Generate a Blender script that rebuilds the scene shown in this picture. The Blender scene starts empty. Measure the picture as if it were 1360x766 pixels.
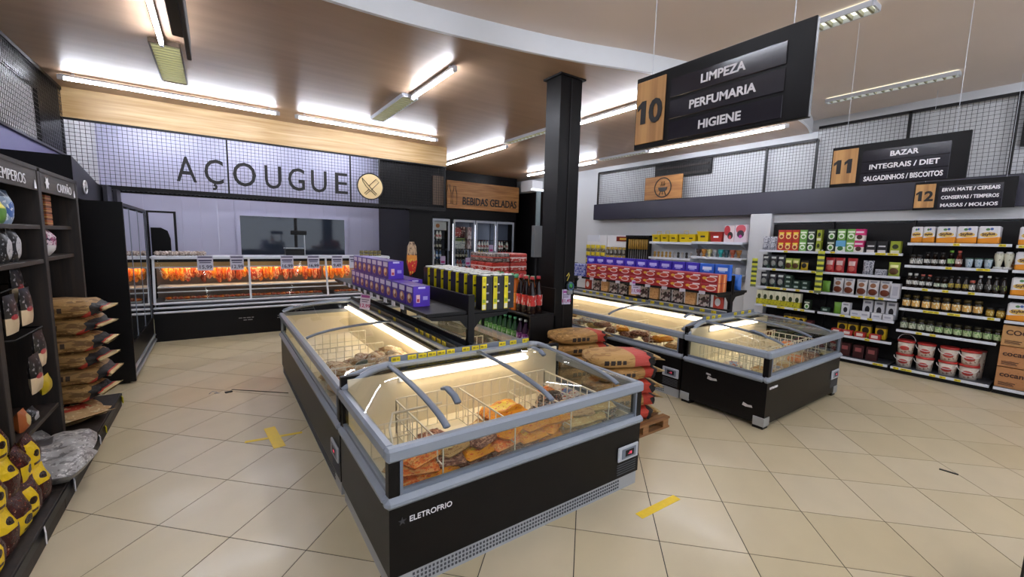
import bpy, bmesh, math, random
from mathutils import Vector, Matrix, noise
PI = math.pi
random.seed(7)
scene = bpy.context.scene
COL = scene.collection

# ------------------------------------------------------------------ camera, world, exposure
H = 0.5 / 0.280708583                      # eye height: the floor tiles are 0.5 m
CAM_YAW, CAM_PITCH, CAM_ROLL, CAM_F = -0.174286708, 0.116122068, -0.0248684232, 558.963
def camera():
    cy, sy = math.cos(CAM_YAW), math.sin(CAM_YAW)
    f = Vector((sy * math.cos(CAM_PITCH), cy * math.cos(CAM_PITCH), -math.sin(CAM_PITCH)))
    r = Vector((cy, -sy, 0)); d = f.cross(r)
    cr, sr = math.cos(CAM_ROLL), math.sin(CAM_ROLL)
    r2 = cr * r + sr * d; d2 = -sr * r + cr * d
    s = math.sqrt(0.5)
    w = lambda v: Vector(((v.x + v.y) * s, (v.y - v.x) * s, v.z))   # tile grid -> shop axes
    X, Y, Z = w(r2), -w(d2), -w(f)
    cam = bpy.data.cameras.new('camera'); o = bpy.data.objects.new('camera', cam); COL.objects.link(o)
    o.matrix_world = Matrix(((X.x, Y.x, Z.x, 0), (X.y, Y.y, Z.y, 0), (X.z, Y.z, Z.z, H), (0, 0, 0, 1)))
    cam.sensor_fit = 'HORIZONTAL'; cam.sensor_width = 36.0; cam.lens = CAM_F / 1360 * 36.0
    cam.clip_start = 0.02; cam.clip_end = 100
    scene.camera = o
camera()
wd = bpy.data.worlds.new('world'); scene.world = wd; wd.use_nodes = True
wd.node_tree.nodes['Background'].inputs[0].default_value = (0.80, 0.88, 1.0, 1)
wd.node_tree.nodes['Background'].inputs[1].default_value = 0.6
scene.view_settings.view_transform = 'Standard'; scene.view_settings.look = 'None'
scene.view_settings.exposure = 1.25; scene.view_settings.gamma = 1.0
scene.view_settings.use_curve_mapping = False
TUBE_W = 40.0          # emission of the ceiling tubes
LED_W = 5.0            # emission of the freezer strips

# ------------------------------------------------------------------ materials
def lin(h):
    h = h.lstrip('#'); c = [int(h[i:i+2], 16) / 255 for i in (0, 2, 4)]
    return tuple(x / 12.92 if x <= .04045 else ((x + .055) / 1.055) ** 2.4 for x in c) + (1,)
MATS = {}
def newmat(name):
    m = bpy.data.materials.new(name); m.use_nodes = True
    nt = m.node_tree; return m, nt, nt.nodes['Principled BSDF']
def mat(name, col, rough=.5, metal=0., spec=None, bump=None, vary=0., scale=8., stretch=(1, 1, 1), coat=0.):
    """plain procedural material: colour with a little noise, optional fine bump"""
    if name in MATS: return MATS[name]
    m, nt, b = newmat(name); c = lin(col)
    b.inputs['Roughness'].default_value = rough; b.inputs['Metallic'].default_value = metal
    if spec is not None: b.inputs['Specular IOR Level'].default_value = spec
    if coat: b.inputs['Coat Weight'].default_value = coat; b.inputs['Coat Roughness'].default_value = .12
    tc = nt.nodes.new('ShaderNodeTexCoord'); mp = nt.nodes.new('ShaderNodeMapping')
    mp.inputs['Scale'].default_value = stretch
    nt.links.new(tc.outputs['Object'], mp.inputs['Vector'])
    n = nt.nodes.new('ShaderNodeTexNoise'); n.inputs['Scale'].default_value = scale; n.inputs['Detail'].default_value = 4
    nt.links.new(mp.outputs[0], n.inputs['Vector'])
    mx = nt.nodes.new('ShaderNodeMix'); mx.data_type = 'RGBA'
    v = max(vary, .02)
    mx.inputs[6].default_value = tuple(x * (1 - v) for x in c[:3]) + (1,)
    mx.inputs[7].default_value = tuple(min(1, x * (1 + v)) for x in c[:3]) + (1,)
    nt.links.new(n.outputs['Fac'], mx.inputs[0]); nt.links.new(mx.outputs[2], b.inputs['Base Color'])
    if bump:
        bp = nt.nodes.new('ShaderNodeBump'); bp.inputs['Strength'].default_value = bump; bp.inputs['Distance'].default_value = .01
        nt.links.new(n.outputs['Fac'], bp.inputs['Height']); nt.links.new(bp.outputs[0], b.inputs['Normal'])
    MATS[name] = m; return m
def wood(name, c1, c2, axis=0, rough=.5, scale=1.0):
    """wood grain running along local axis"""
    if name in MATS: return MATS[name]
    m, nt, b = newmat(name); b.inputs['Roughness'].default_value = rough
    tc = nt.nodes.new('ShaderNodeTexCoord'); mp = nt.nodes.new('ShaderNodeMapping')
    s = [26 * scale] * 3; s[axis] = 1.3 * scale; mp.inputs['Scale'].default_value = s
    nt.links.new(tc.outputs['Object'], mp.inputs['Vector'])
    n = nt.nodes.new('ShaderNodeTexNoise'); n.inputs['Scale'].default_value = 1.0; n.inputs['Detail'].default_value = 6
    n.inputs['Distortion'].default_value = .4
    nt.links.new(mp.outputs[0], n.inputs['Vector'])
    r = nt.nodes.new('ShaderNodeValToRGB'); r.color_ramp.elements[0].position = .36; r.color_ramp.elements[1].position = .66
    r.color_ramp.elements[0].color = lin(c1); r.color_ramp.elements[1].color = lin(c2)
    nt.links.new(n.outputs['Fac'], r.inputs[0]); nt.links.new(r.outputs[0], b.inputs['Base Color'])
    MATS[name] = m; return m
def emit(name, col, strength):
    if name in MATS: return MATS[name]
    m, nt, b = newmat(name); b.inputs['Base Color'].default_value = lin(col)
    b.inputs['Emission Color'].default_value = lin(col); b.inputs['Emission Strength'].default_value = strength
    MATS[name] = m; return m
def glass(name, tint='#ffffff', refl=1.0, rough=.02):
    if name in MATS: return MATS[name]
    m = bpy.data.materials.new(name); m.use_nodes = True; nt = m.node_tree
    nt.nodes.remove(nt.nodes['Principled BSDF']); out = nt.nodes['Material Output']
    t = nt.nodes.new('ShaderNodeBsdfTransparent'); t.inputs[0].default_value = lin(tint)
    g = nt.nodes.new('ShaderNodeBsdfGlossy'); g.inputs['Roughness'].default_value = rough
    fr = nt.nodes.new('ShaderNodeFresnel'); fr.inputs[0].default_value = 1.45
    mu = nt.nodes.new('ShaderNodeMath'); mu.operation = 'MULTIPLY'; mu.inputs[1].default_value = refl; mu.use_clamp = True
    mx = nt.nodes.new('ShaderNodeMixShader')
    nt.links.new(fr.outputs[0], mu.inputs[0]); nt.links.new(mu.outputs[0], mx.inputs[0])
    nt.links.new(t.outputs[0], mx.inputs[1]); nt.links.new(g.outputs[0], mx.inputs[2])
    nt.links.new(mx.outputs[0], out.inputs['Surface'])
    MATS[name] = m; return m
def art(name, base, layers=(), rough=.42, spec=.4, crease=0.):
    """printed packaging: flat shapes on generated coordinates (x across, z up)"""
    if name in MATS: return MATS[name]
    m, nt, b = newmat(name); b.inputs['Roughness'].default_value = rough; b.inputs['Specular IOR Level'].default_value = spec
    N, K = nt.nodes, nt.links
    tc = N.new('ShaderNodeTexCoord'); sp = N.new('ShaderNodeSeparateXYZ'); K.new(tc.outputs['Generated'], sp.inputs[0])
    ax = {'x': sp.outputs[0], 'y': sp.outputs[1], 'z': sp.outputs[2]}
    def mth(op, a, bv, cl=False):
        n = N.new('ShaderNodeMath'); n.operation = op; n.use_clamp = cl
        for i, q in enumerate((a, bv)):
            if isinstance(q, (int, float)): n.inputs[i].default_value = q
            else: K.new(q, n.inputs[i])
        return n.outputs[0]
    def rng(s, a, c): return mth('MULTIPLY', mth('GREATER_THAN', s, a), mth('LESS_THAN', s, c))
    cur = None
    for ly in layers:
        k, colr = ly[0], lin(ly[-1])
        if k == 'band': msk = rng(ax[ly[1]], ly[2], ly[3])
        elif k == 'rect': msk = mth('MULTIPLY', rng(ax['x'], ly[1], ly[2]), rng(ax['z'], ly[3], ly[4]))
        elif k == 'rectxy': msk = mth('MULTIPLY', rng(ax['x'], ly[1], ly[2]), rng(ax['y'], ly[3], ly[4]))
        elif k == 'recty': msk = mth('MULTIPLY', rng(ax['y'], ly[1], ly[2]), rng(ax['z'], ly[3], ly[4]))
        elif k in ('oval', 'ovalxy'):
            q = ax['z'] if k == 'oval' else ax['y']
            dx = mth('DIVIDE', mth('SUBTRACT', ax['x'], ly[1]), ly[3]); dz = mth('DIVIDE', mth('SUBTRACT', q, ly[2]), ly[4])
            msk = mth('LESS_THAN', mth('ADD', mth('MULTIPLY', dx, dx), mth('MULTIPLY', dz, dz)), 1.0)
        elif k == 'diag':      # sloping edge: everything with z < a + b*x
            msk = mth('LESS_THAN', ax['z'], mth('ADD', mth('MULTIPLY', ax['x'], ly[2]), ly[1]))
        else:                  # specks: blotches of a scale and threshold, limited to a z range
            n = N.new('ShaderNodeTexNoise'); n.inputs['Scale'].default_value = ly[1]; n.inputs['Detail'].default_value = 2
            K.new(tc.outputs['Generated'], n.inputs['Vector'])
            msk = mth('MULTIPLY', mth('GREATER_THAN', n.outputs['Fac'], ly[2]), rng(ax['z'], ly[3], ly[4]))
        mx = N.new('ShaderNodeMix'); mx.data_type = 'RGBA'
        if cur is None: mx.inputs[6].default_value = lin(base)
        else: K.new(cur, mx.inputs[6])
        mx.inputs[7].default_value = colr; K.new(msk, mx.inputs[0]); cur = mx.outputs[2]
    if crease:
        n = N.new('ShaderNodeTexNoise'); n.inputs['Scale'].default_value = 7; n.inputs['Detail'].default_value = 3; n.inputs['Distortion'].default_value = 1.2
        K.new(tc.outputs['Generated'], n.inputs['Vector'])
        bp = N.new('ShaderNodeBump'); bp.inputs['Strength'].default_value = crease; bp.inputs['Distance'].default_value = .02
        K.new(n.outputs['Fac'], bp.inputs['Height']); K.new(bp.outputs[0], b.inputs['Normal'])
    if cur is None: b.inputs['Base Color'].default_value = lin(base)
    else: K.new(cur, b.inputs['Base Color'])
    MATS[name] = m; return m

BLK = mat('black_panel', '#0d0b0c', .38, spec=.2, vary=.1, scale=3)
BLKM = mat('black_metal', '#100e0f', .45, spec=.3, vary=.1)
DKG = mat('dark_grey_plastic', '#3a3b40', .5)
GREY = mat('freezer_grey_rail', '#8b939e', .38, vary=.04)
GREYD = mat('freezer_frame_grey', '#6d7684', .4)
SILV = mat('brushed_metal', '#a9adb2', .35, .6, vary=.06)
WHT = mat('white_paint', '#d9d8da', .55, vary=.04, scale=2)
WSH = mat('white_enamel', '#c9ccd4', .4, vary=.03)
LINER = mat('freezer_liner', '#e6dcc2', .5, vary=.06, scale=5)
WIRE = mat('white_wire', '#e6e0cf', .45)
YTAG = art('yellow_price_tag', '#dcc81e', [('rect', .12, .5, .25, .75, '#8f8420'), ('rect', .6, .88, .3, .7, '#a7991d')], .6)
GLASS = glass('clear_glass', '#f6f8f5', .3)
GLASSR = glass('mirror_like_door_glass', '#aeb6c0', 2.6)
LIDG = glass('lid_glass', '#f4f4ee', .55)
TUBE = emit('lit_tube', '#eef3ff', TUBE_W)
LED = emit('freezer_led', '#ffe9c8', LED_W)
SLED = emit('counter_lamp', '#ffd9a0', 9.0)
TXTB = mat('black_letter', '#141112', .5)
TXTW = mat('white_letter', '#e9e6ea', .5)
DWOOD = wood('dark_shelf_wood', '#150f0c', '#2a1e17', 2, .6)
DWOODY = wood('dark_shelf_wood_flat', '#1a120e', '#32241b', 1, .6)
HWOOD = wood('header_wood', '#2a2420', '#463c35', 1, .6)
BWOOD = wood('pale_wood_band', '#9c7a4a', '#b89a6c', 0, .45, .8)
SWOOD = wood('sign_wood', '#a87844', '#cb9a5e', 2, .5, .9)
SWOODX = wood('drinks_sign_wood', '#8a5a2c', '#b17c43', 0, .5, .9)
PALLET = wood('pallet_wood', '#6e4a2a', '#9c6d3e', 0, .7)

# ------------------------------------------------------------------ mesh building
class MB:
    def __init__(s): s.v, s.f, s.m, s.s, s.mats = [], [], [], [], []
    def slot(s, m):
        if m not in s.mats: s.mats.append(m)
        return s.mats.index(m)
    def add(s, vs, fs, m, smooth=False, M=None):
        k = len(s.v); i = s.slot(m)
        s.v += [tuple(M @ Vector(p)) if M else tuple(p) for p in vs]
        for f in fs: s.f.append(tuple(k + a for a in f)); s.m.append(i); s.s.append(smooth)
        return s
    def box(s, x0, x1, y0, y1, z0, z1, m, bev=0., M=None):
        if bev <= 0:
            vs = [(x, y, z) for x in (x0, x1) for y in (y0, y1) for z in (z0, z1)]
            return s.add(vs, [(0, 1, 3, 2), (4, 6, 7, 5), (0, 4, 5, 1), (2, 3, 7, 6), (0, 2, 6, 4), (1, 5, 7, 3)], m, False, M)
        b = min(bev, (x1-x0)*.45, (y1-y0)*.45, (z1-z0)*.45)
        c = ((x0+x1)/2, (y0+y1)/2, (z0+z1)/2); h = ((x1-x0)/2, (y1-y0)/2, (z1-z0)/2)
        vs, idx = [], {}
        for sx in (-1, 1):
            for sy in (-1, 1):
                for sz in (-1, 1):
                    for a in range(3):
                        sg = (sx, sy, sz); idx[(sx, sy, sz, a)] = len(vs)
                        vs.append(tuple(c[q] + sg[q] * (h[q] - (0 if q == a else b)) for q in range(3)))
        fs = []
        def face(ids, nrm):
            p = [Vector(vs[i]) for i in ids]; n = (p[1]-p[0]).cross(p[2]-p[1])
            fs.append(tuple(ids) if n.dot(Vector(nrm)) > 0 else tuple(reversed(ids)))
        for a in range(3):
            o1, o2 = [q for q in range(3) if q != a]
            for sg in (-1, 1):
                ids = []
                for (u, v) in ((-1, -1), (1, -1), (1, 1), (-1, 1)):
                    t = [0]*3; t[a], t[o1], t[o2] = sg, u, v; ids.append(idx[(*t, a)])
                n = [0]*3; n[a] = sg; face(ids, n)
            for u in (-1, 1):
                for v in (-1, 1):
                    ids = []
                    for e in (-1, 1):
                        t = [0]*3; t[a], t[o1], t[o2] = e, u, v
                        pr = [idx[(*t, o1)], idx[(*t, o2)]]; ids += pr if e < 0 else pr[::-1]
                    n = [0]*3; n[o1], n[o2] = u, v; face(ids, n)
        for sx in (-1, 1):
            for sy in (-1, 1):
                for sz in (-1, 1): face([idx[(sx, sy, sz, a)] for a in range(3)], (sx, sy, sz))
        return s.add(vs, fs, m, False, M)
    def lathe(s, prof, mats, seg=12, M=None, smooth=True):
        """prof: (r, z) rows from the bottom up, mats: one material or one for each span"""
        vs, n = [], len(prof)
        for r, z in prof:
            for k in range(seg): vs.append((r*math.cos(2*PI*k/seg), r*math.sin(2*PI*k/seg), z))
        for i in range(n-1):
            m = mats[i] if isinstance(mats, (list, tuple)) else mats
            fs = [(i*seg+k, i*seg+(k+1) % seg, (i+1)*seg+(k+1) % seg, (i+1)*seg+k) for k in range(seg)]
            kk = len(s.v); ii = s.slot(m)
            if i == 0: base = kk; s.v += [tuple(M @ Vector(p)) if M else p for p in vs]
            for f in fs: s.f.append(tuple(base + a for a in f)); s.m.append(ii); s.s.append(smooth)
        m0 = mats[0] if isinstance(mats, (list, tuple)) else mats; m1 = mats[-1] if isinstance(mats, (list, tuple)) else mats
        s.f.append(tuple(base + k for k in reversed(range(seg)))); s.m.append(s.slot(m0)); s.s.append(False)
        s.f.append(tuple(base + (n-1)*seg + k for k in range(seg))); s.m.append(s.slot(m1)); s.s.append(False)
        return s
    def tube(s, pts, r, m, seg=6, closed=False, sq=(1, 1)):
        pts = [Vector(p) for p in pts]; n = len(pts); vs = []
        for i, p in enumerate(pts):
            a = pts[i-1] if i > 0 or closed else p; b = pts[(i+1) % n] if i < n-1 or closed else p
            t = (b-a).normalized(); u = t.cross(Vector((0, 0, 1)))
            if u.length < 1e-3: u = t.cross(Vector((0, 1, 0)))
            u.normalize(); w = u.cross(t).normalized()
            for k in range(seg):
                an = 2*PI*(k+.5)/seg; vs.append(p + u*(r*sq[0]*math.cos(an)) + w*(r*sq[1]*math.sin(an)))
        fs = []
        for i in range(n if closed else n-1):
            j = (i+1) % n
            for k in range(seg): fs.append((i*seg+k, j*seg+k, j*seg+(k+1) % seg, i*seg+(k+1) % seg))
        if not closed: fs += [tuple(range(seg)), tuple(reversed([(n-1)*seg+k for k in range(seg)]))]
        return s.add(vs, fs, m, seg > 4)
    def prism(s, poly, y0, y1, m, M=None):
        """(x, z) outline pushed along y"""
        n = len(poly); vs = [(x, y0, z) for x, z in poly] + [(x, y1, z) for x, z in poly]
        fs = [tuple(range(n)), tuple(reversed(range(n, 2*n)))] + [(i, n+i, n+(i+1) % n, (i+1) % n) for i in range(n)]
        return s.add(vs, fs, m, False, M)
    def mesh(s, name):
        me = bpy.data.meshes.new(name); me.from_pydata(s.v, [], s.f)
        for m in s.mats: me.materials.append(m)
        me.polygons.foreach_set('material_index', s.m); me.polygons.foreach_set('use_smooth', s.s)
        bm = bmesh.new(); bm.from_mesh(me); bmesh.ops.recalc_face_normals(bm, faces=bm.faces); bm.to_mesh(me); bm.free()
        me.update(); return me
def ob(name, me, loc=(0, 0, 0), rz=0., parent=None, label=None, cat=None, group=None, kind=None, rot=None, sc=None):
    if isinstance(me, MB): me = me.mesh(name)
    o = bpy.data.objects.new(name, me); COL.objects.link(o)
    o.location = loc; o.rotation_euler = rot if rot else (0, 0, rz)
    if sc: o.scale = sc
    if parent: o.parent = parent
    for k, v in (('label', label), ('category', cat), ('group', group), ('kind', kind)):
        if v: o[k] = v
    return o
def thing(name, label, cat, loc=(0, 0, 0), rz=0., group=None): return ob(name, None, loc, rz, None, label, cat, group)
def struct(name, me, loc=(0, 0, 0), rz=0., label=None, cat=None):
    return ob(name, me, loc, rz, None, label, cat, None, 'structure')
def bx(name, b, m, parent=None, bev=0., **k): return ob(name, MB().box(*b, m, bev), parent=parent, **k)
ORD = 'first second third fourth fifth sixth seventh eighth ninth tenth eleventh twelfth thirteenth fourteenth fifteenth sixteenth seventeenth eighteenth nineteenth twentieth'.split()
ORD += ['twenty-' + w for w in ORD[:9]] + ['thirtieth'] + ['thirty-' + w for w in ORD[:9]]
_tx = {}
def text_mesh(txt, size, m, depth=.004, align='CENTER', bold=0., space=1.0):
    key = (txt, size, m.name, depth, align, bold, space)
    if key not in _tx:
        cu = bpy.data.curves.new('letters', 'FONT'); cu.body = txt; cu.size = size; cu.align_x = align; cu.extrude = depth/2
        cu.offset = bold; cu.space_character = space; cu.resolution_u = 3
        t = bpy.data.objects.new('letters', cu); COL.objects.link(t); bpy.context.view_layer.update()
        me = bpy.data.meshes.new_from_object(t.evaluated_get(bpy.context.evaluated_depsgraph_get()))
        bpy.data.objects.remove(t); bpy.data.curves.remove(cu)
        me.transform(Matrix.Rotation(PI/2, 4, 'X')); me.materials.clear(); me.materials.append(m)
        _tx[key] = me
    return _tx[key]
def text(txt, size, m, loc, rz, parent, name='lettering', **k): return ob(name, text_mesh(txt, size, m, **k), loc, rz, parent)
FX, FNX = PI/2, -PI/2       # turn a thing whose front is local -y to face +X / -X

# ------------------------------------------------------------------ the room
def wire_grid(w, h, cell, r, m):
    g = MB(); nx, nz = round(w/cell), round(h/cell)
    for i in range(nx+1): g.box(i*w/nx-r, i*w/nx+r, -r, r, 0, h, m)
    for j in range(nz+1): g.box(0, w, -r, r, j*h/nz-r, j*h/nz+r, m)
    return g
def build_floor():
    grout = mat('floor_grout', '#1a1510', .7, vary=.1)
    fl = struct('floor', MB().box(-2, 9, -4, 13.2, -.06, -.002, grout), label='cream floor of square tiles laid diagonally', cat='floor')
    tm = []
    for q, c in enumerate(('#c0b292', '#c2b598', '#bbad8c')):
        m = mat('floor_tile_%d' % q, c, .34, spec=.4, vary=.09, scale=2.4, stretch=(1, 1.6, 1), coat=.15); tm.append(m)
    meshes = [MB().box(-.2472, .2472, -.2472, .2472, -.03, 0, m).mesh('tile') for m in tm]
    ox, oy, s = .283030019*H, 1.10537679*H, .5
    cen = []
    for i in range(-34, 34):
        for j in range(-34, 34):
            gx, gy = ox+s*(i+.5), oy+s*(j+.5); x, y = (gx+gy)*math.sqrt(.5), (gy-gx)*math.sqrt(.5)
            if -1.95 < x < 8.9 and -3.8 < y < 13: cen.append((x, y))
    def seen(x, y):
        if x < -.95 or x > 8.2 or y > 8.8 or y < -.4: return False
        if .7 < x < 2.4 and 2.1 < y < 6: return False
        if 4.5 < x < 6 and 2.05 < y < 6: return False
        v = x*.57 + y*.813
        return v > .5 and abs(x*.813 - y*.57) < v*1.45 + .5 and v > .9
    vis = sorted([c for c in cen if seen(*c)], key=lambda c: c[0]**2+c[1]**2)[:295]
    near = set(vis); R = Matrix.Rotation(PI/4, 4, 'Z')
    for k, (x, y) in enumerate(vis):
        ob('tile', meshes[(k*7+int(x*3)) % 3], (x, y, 0), PI/4, fl)
    rest = MB()
    for x, y in cen:
        if (x, y) not in near: rest.box(-.2472, .2472, -.2472, .2472, -.03, 0, tm[0], 0, Matrix.Translation((x, y, 0)) @ R)
    ob('tile_field', rest, parent=fl, kind='stuff')
build_floor()

CEIL, HIGH = 3.73, 3.93
PTS = [(-2.1, 3.8), (-1, 3.95), (0, 4.02), (.85, 4.01), (1.66, 3.95), (2.58, 3.79), (3.35, 3.6), (4.1, 3.35), (5.0, 3.13), (6.0, 3.02), (7.2, 3.03), (8.0, 3.12), (8.8, 3.35)]
def catmull(p, n=6):
    out = []
    for i in range(len(p)-1):
        a, b, c, d = p[max(i-1, 0)], p[i], p[i+1], p[min(i+2, len(p)-1)]
        for k in range(n):
            t = k/n
            out.append(tuple(.5*(2*b[q] + (c[q]-a[q])*t + (2*a[q]-5*b[q]+4*c[q]-d[q])*t*t + (3*b[q]-a[q]-3*c[q]+d[q])*t**3) for q in range(2)))
    return out + [p[-1]]
def build_ceiling():
    lowm = mat('low_ceiling_dim_tone', '#a1856c', .38, spec=.4, vary=.2, scale=2.4, stretch=(.35, 3, 1), bump=.08)  # brown stands for a white ceiling in dim light, put into the colour
    him = mat('high_ceiling_paint', '#dfd1c8', .5, vary=.05, scale=1.5)
    cv = catmull(PTS); n = len(cv); g = MB()
    for i in range(n-1):
        (x0, y0), (x1, y1) = cv[i], cv[i+1]
        g.add([(x0, y0, CEIL), (x1, y1, CEIL), (x1, 13.2, CEIL), (x0, 13.2, CEIL)], [(0, 1, 2, 3)], lowm)
        g.add([(x0, y0, HIGH+.1), (x1, y1, HIGH+.1), (x1, 13.2, HIGH+.1), (x0, 13.2, HIGH+.1)], [(3, 2, 1, 0)], lowm)
    struct('ceiling_low', g, label='lower ceiling with dimness coloured in as brown, over the butcher and freezers', cat='ceiling')
    f = MB(); wm = mat('fascia_white', '#dfe2e6', .5)
    for i in range(n-1):
        (x0, y0), (x1, y1) = cv[i], cv[i+1]
        f.add([(x0, y0-.02, CEIL-.004), (x1, y1-.02, CEIL-.004), (x1, y1-.02, HIGH), (x0, y0-.02, HIGH), (x0, y0+.02, CEIL-.004), (x1, y1+.02, CEIL-.004)], [(0, 1, 2, 3), (0, 4, 5, 1)], wm)
    struct('trim_1', f, label='white curved fascia between the two ceiling heights', cat='trim')
    struct('ceiling', MB().box(-2.1, 9, -4, 4.4, HIGH, HIGH+.08, him), label='higher pinkish grey ceiling over the front aisle', cat='ceiling')
build_ceiling()

def build_walls():
    band = mat('glossy_dark_band', '#2a2836', .35, vary=.08, scale=2)
    lband = mat('black_band_blue_sheen', '#565180', .35, vary=.08, scale=2)  # black band; the blue it reflects is put into the colour
    pale = mat('wall_pale', '#c3c4c6', .6, vary=.05, scale=1)
    # left wall
    wl = struct('wall_left', MB().box(-1.95, -1.75, -4, 11.2, 0, HIGH, pale), label='left wall behind the dark wooden shelves', cat='wall')
    bx('band_panel', (-1.75, -1.70, -3, 8.62, 2.15, 2.80, 0, 0)[:6], lband, wl)
    bx('dark_panel', (-1.75, -1.71, 7.72, 8.62, 2.80, CEIL), BLK, wl)
    bx('dark_strip', (-1.75, -1.71, -3, 7.72, 3.46, CEIL), BLK, wl)
    ob('wire_mesh', wire_grid(11.6, .92, .052, .0022, BLKM), (-1.685, -3, 2.80), PI/2, wl, kind='stuff')
    bx('mesh_frame', (-1.70, -1.67, -3, 8.62, 2.78, 2.81), BLKM, wl)
    bx('mesh_frame', (-1.70, -1.67, -3, 8.62, 3.68, 3.72), BLKM, wl)
    # right wall, column, soffit
    wr = struct('wall_right', MB().box(8.5, 8.7, -4, 13.2, 0, HIGH, pale), label='pale right wall behind the grocery shelves', cat='wall')
    bx('soffit_band', (8.26, 8.5, -3, 8.1, 2.35, 2.75), band, wr, .006)
    bx('white_ledge', (8.34, 8.5, -3, 4.05, 2.20, 2.35), pale, wr)
    ob('wire_mesh', wire_grid(5.0, .82, .052, .002, BLKM), (8.40, 8.1, 2.76), -PI/2, wr, kind='stuff')
    ob('wire_mesh', wire_grid(6.1, 1.0, .052, .002, BLKM), (8.40, 3.1, 2.76), -PI/2, wr, kind='stuff')
    for y in (8.1, 3.9, 3.1, 1.95, .92):
        bx('mesh_frame', (8.385, 8.415, y-.018, y+.018, 2.75, 3.58 if y > 3.05 else 3.78), BLKM, wr)
    bx('mesh_frame', (8.385, 8.415, 3.1, 8.1, 3.56, 3.60), BLKM, wr)
    bx('mesh_frame', (8.385, 8.415, -3, 3.1, 3.75, 3.79), BLKM, wr)
    bx('mesh_frame', (8.385, 8.415, -3, 8.1, 2.74, 2.77), BLKM, wr)
    for (y0, y1, z0, z1) in ((5.0, 6.35, 3.25, 3.56), (-.6, .86, 3.12, 3.76)):      # dark louvred openings
        v = bx('louvre_frame', (8.43, 8.5, y0, y1, z0, z1), BLKM, wr)
        n = max(2, round((z1-z0)/.16))
        for k in range(n): bx('slat', (8.41, 8.44, y0+.03, y1-.03, z0+.03+k*(z1-z0)/n, z0+.07+k*(z1-z0)/n), mat('louvre_brown', '#2c231f', .6), v)
    struct('column_wall', MB().box(8.25, 8.5, 3.65, 4.02, 0, 2.36, pale, .008), label='pale square column between the wall shelves and the grocery shelves', cat='column')
    # far wall of the shop and drinks wall
    struct('wall_back', MB().box(3.4, 8.7, 12.4, 12.6, 0, HIGH, BLK), label='dark far wall behind the drinks coolers', cat='wall')
    dk = struct('wall_drinks', MB().box(4.62, 8.08, 11.75, 11.9, 0, CEIL, BLK).box(4.62, 8.08, 11.4, 11.75, 2.36, CEIL, BLK).box(4.62, 5.08, 11.4, 11.75, 0, 2.36, BLK)
                .box(5.69, 5.78, 11.4, 11.75, 0, 2.36, BLK).box(8.0, 8.08, 11.4, 11.75, 0, 2.36, BLK), label='black wall holding the built-in drinks coolers', cat='wall')
    bx('passage_dark_sheet', (8.46, 8.5, 9.6, 12.4, 0, 3.30), BLK, wr)  # black sheet added over the pale wall for the dark of the passage
    bx('beam', (8.1, 8.5, 10.6, 11.2, 3.30, 3.62), WHT, wr)
    # butcher room
    rib = mat('butcher_panel', '#b7b7d0', .45, vary=.04, scale=1)
    wb = struct('wall_butcher', None, label='pale lilac ribbed wall at the back of the butcher room', cat='wall')
    k = 0; x = -1.75
    while x < 3.40:
        bx('panel', (x+.001, min(x+.297, 3.455), 11.0, 11.12, 0, CEIL), rib, wb); x += .298
    struct('wall_side', MB().box(3.46, 4.55, 10.2, 11.2, 0, CEIL, BLK).box(3.46, 3.5, 8.95, 10.2, 0, CEIL, BLK).box(3.46, 4.0, 8.9, 8.95, 0, 2.36, BLK).box(2.76, 3.9, 8.72, 8.76, 2.42, 3.32, BLK).box(3.9, 4.2, 8.72, 8.76, 3.12, 3.32, BLK).box(3.9, 4.2, 8.72, 8.76, 2.42, 2.5, BLK), label='black wall beside the butcher counter', cat='wall')
    struct('door_1', MB().box(-1.12, -.66, 10.96, 11.0, 0, 2.17, BLKM), label='narrow doorway frame in the butcher room wall', cat='door')
    d = bpy.data.objects['door_1']
    bx('door_leaf', (-1.08, -.70, 10.93, 10.965, 0, 2.13), rib, d)
    cu = MB(); pts = [(-1.06, .2), (-.76, .2), (-.76, 1.62), (-.80, 1.78), (-.9, 1.84), (-1.06, 1.84)]
    ob('door_curtain', cu.prism(pts, 10.90, 10.935, BLK), parent=d)
    w = struct('window_1', MB().box(.36, 2.66, 10.95, 11.0, 1.22, 1.30, rib).box(.36, 2.66, 10.95, 11.0, 2.15, 2.2, rib).box(.36, .43, 10.95, 11.0, 1.3, 2.15, rib).box(2.59, 2.66, 10.95, 11.0, 1.3, 2.15, rib), label='wide dark window in the butcher room wall', cat='window')
    gl = mat('dark_reflecting_glass', '#2a313d', .06, spec=.8)
    bx('pane', (.43, 1.49, 10.97, 10.99, 1.3, 2.15), gl, w); bx('pane', (1.53, 2.59, 10.96, 10.98, 1.3, 2.15), gl, w)
    bx('mullion', (1.48, 1.54, 10.95, 10.99, 1.3, 2.15), BLKM, w)
    # band and mesh over the counter
    t = struct('trim_2', MB().box(-1.75, 4.2, 8.60, 8.66, 3.325, CEIL, BWOOD), label='pale wood fascia band above the butcher sign', cat='trim')
    bx('black_edge_strip', (-1.75, 4.2, 8.61, 8.66, 3.30, 3.325), BLKM, t)  # black strip along the foot of the wood band
    ms = thing('mesh_sign_panel', 'black wire mesh panel behind the big butcher letters', 'mesh panel')
    ob('wire_mesh', wire_grid(5.9, .87, .056, .0025, BLKM), (-1.7, 8.65, 2.43), 0, ms, kind='stuff')
    for x in (-1.7, .205, 2.176, 2.74, 4.18): bx('mesh_post', (x-.012, x+.012, 8.64, 8.67, 2.42, 3.31), BLKM, ms)
    bx('mesh_rail', (-1.7, 4.2, 8.62, 8.70, 2.37, 2.43), BLKM, ms)
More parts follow.
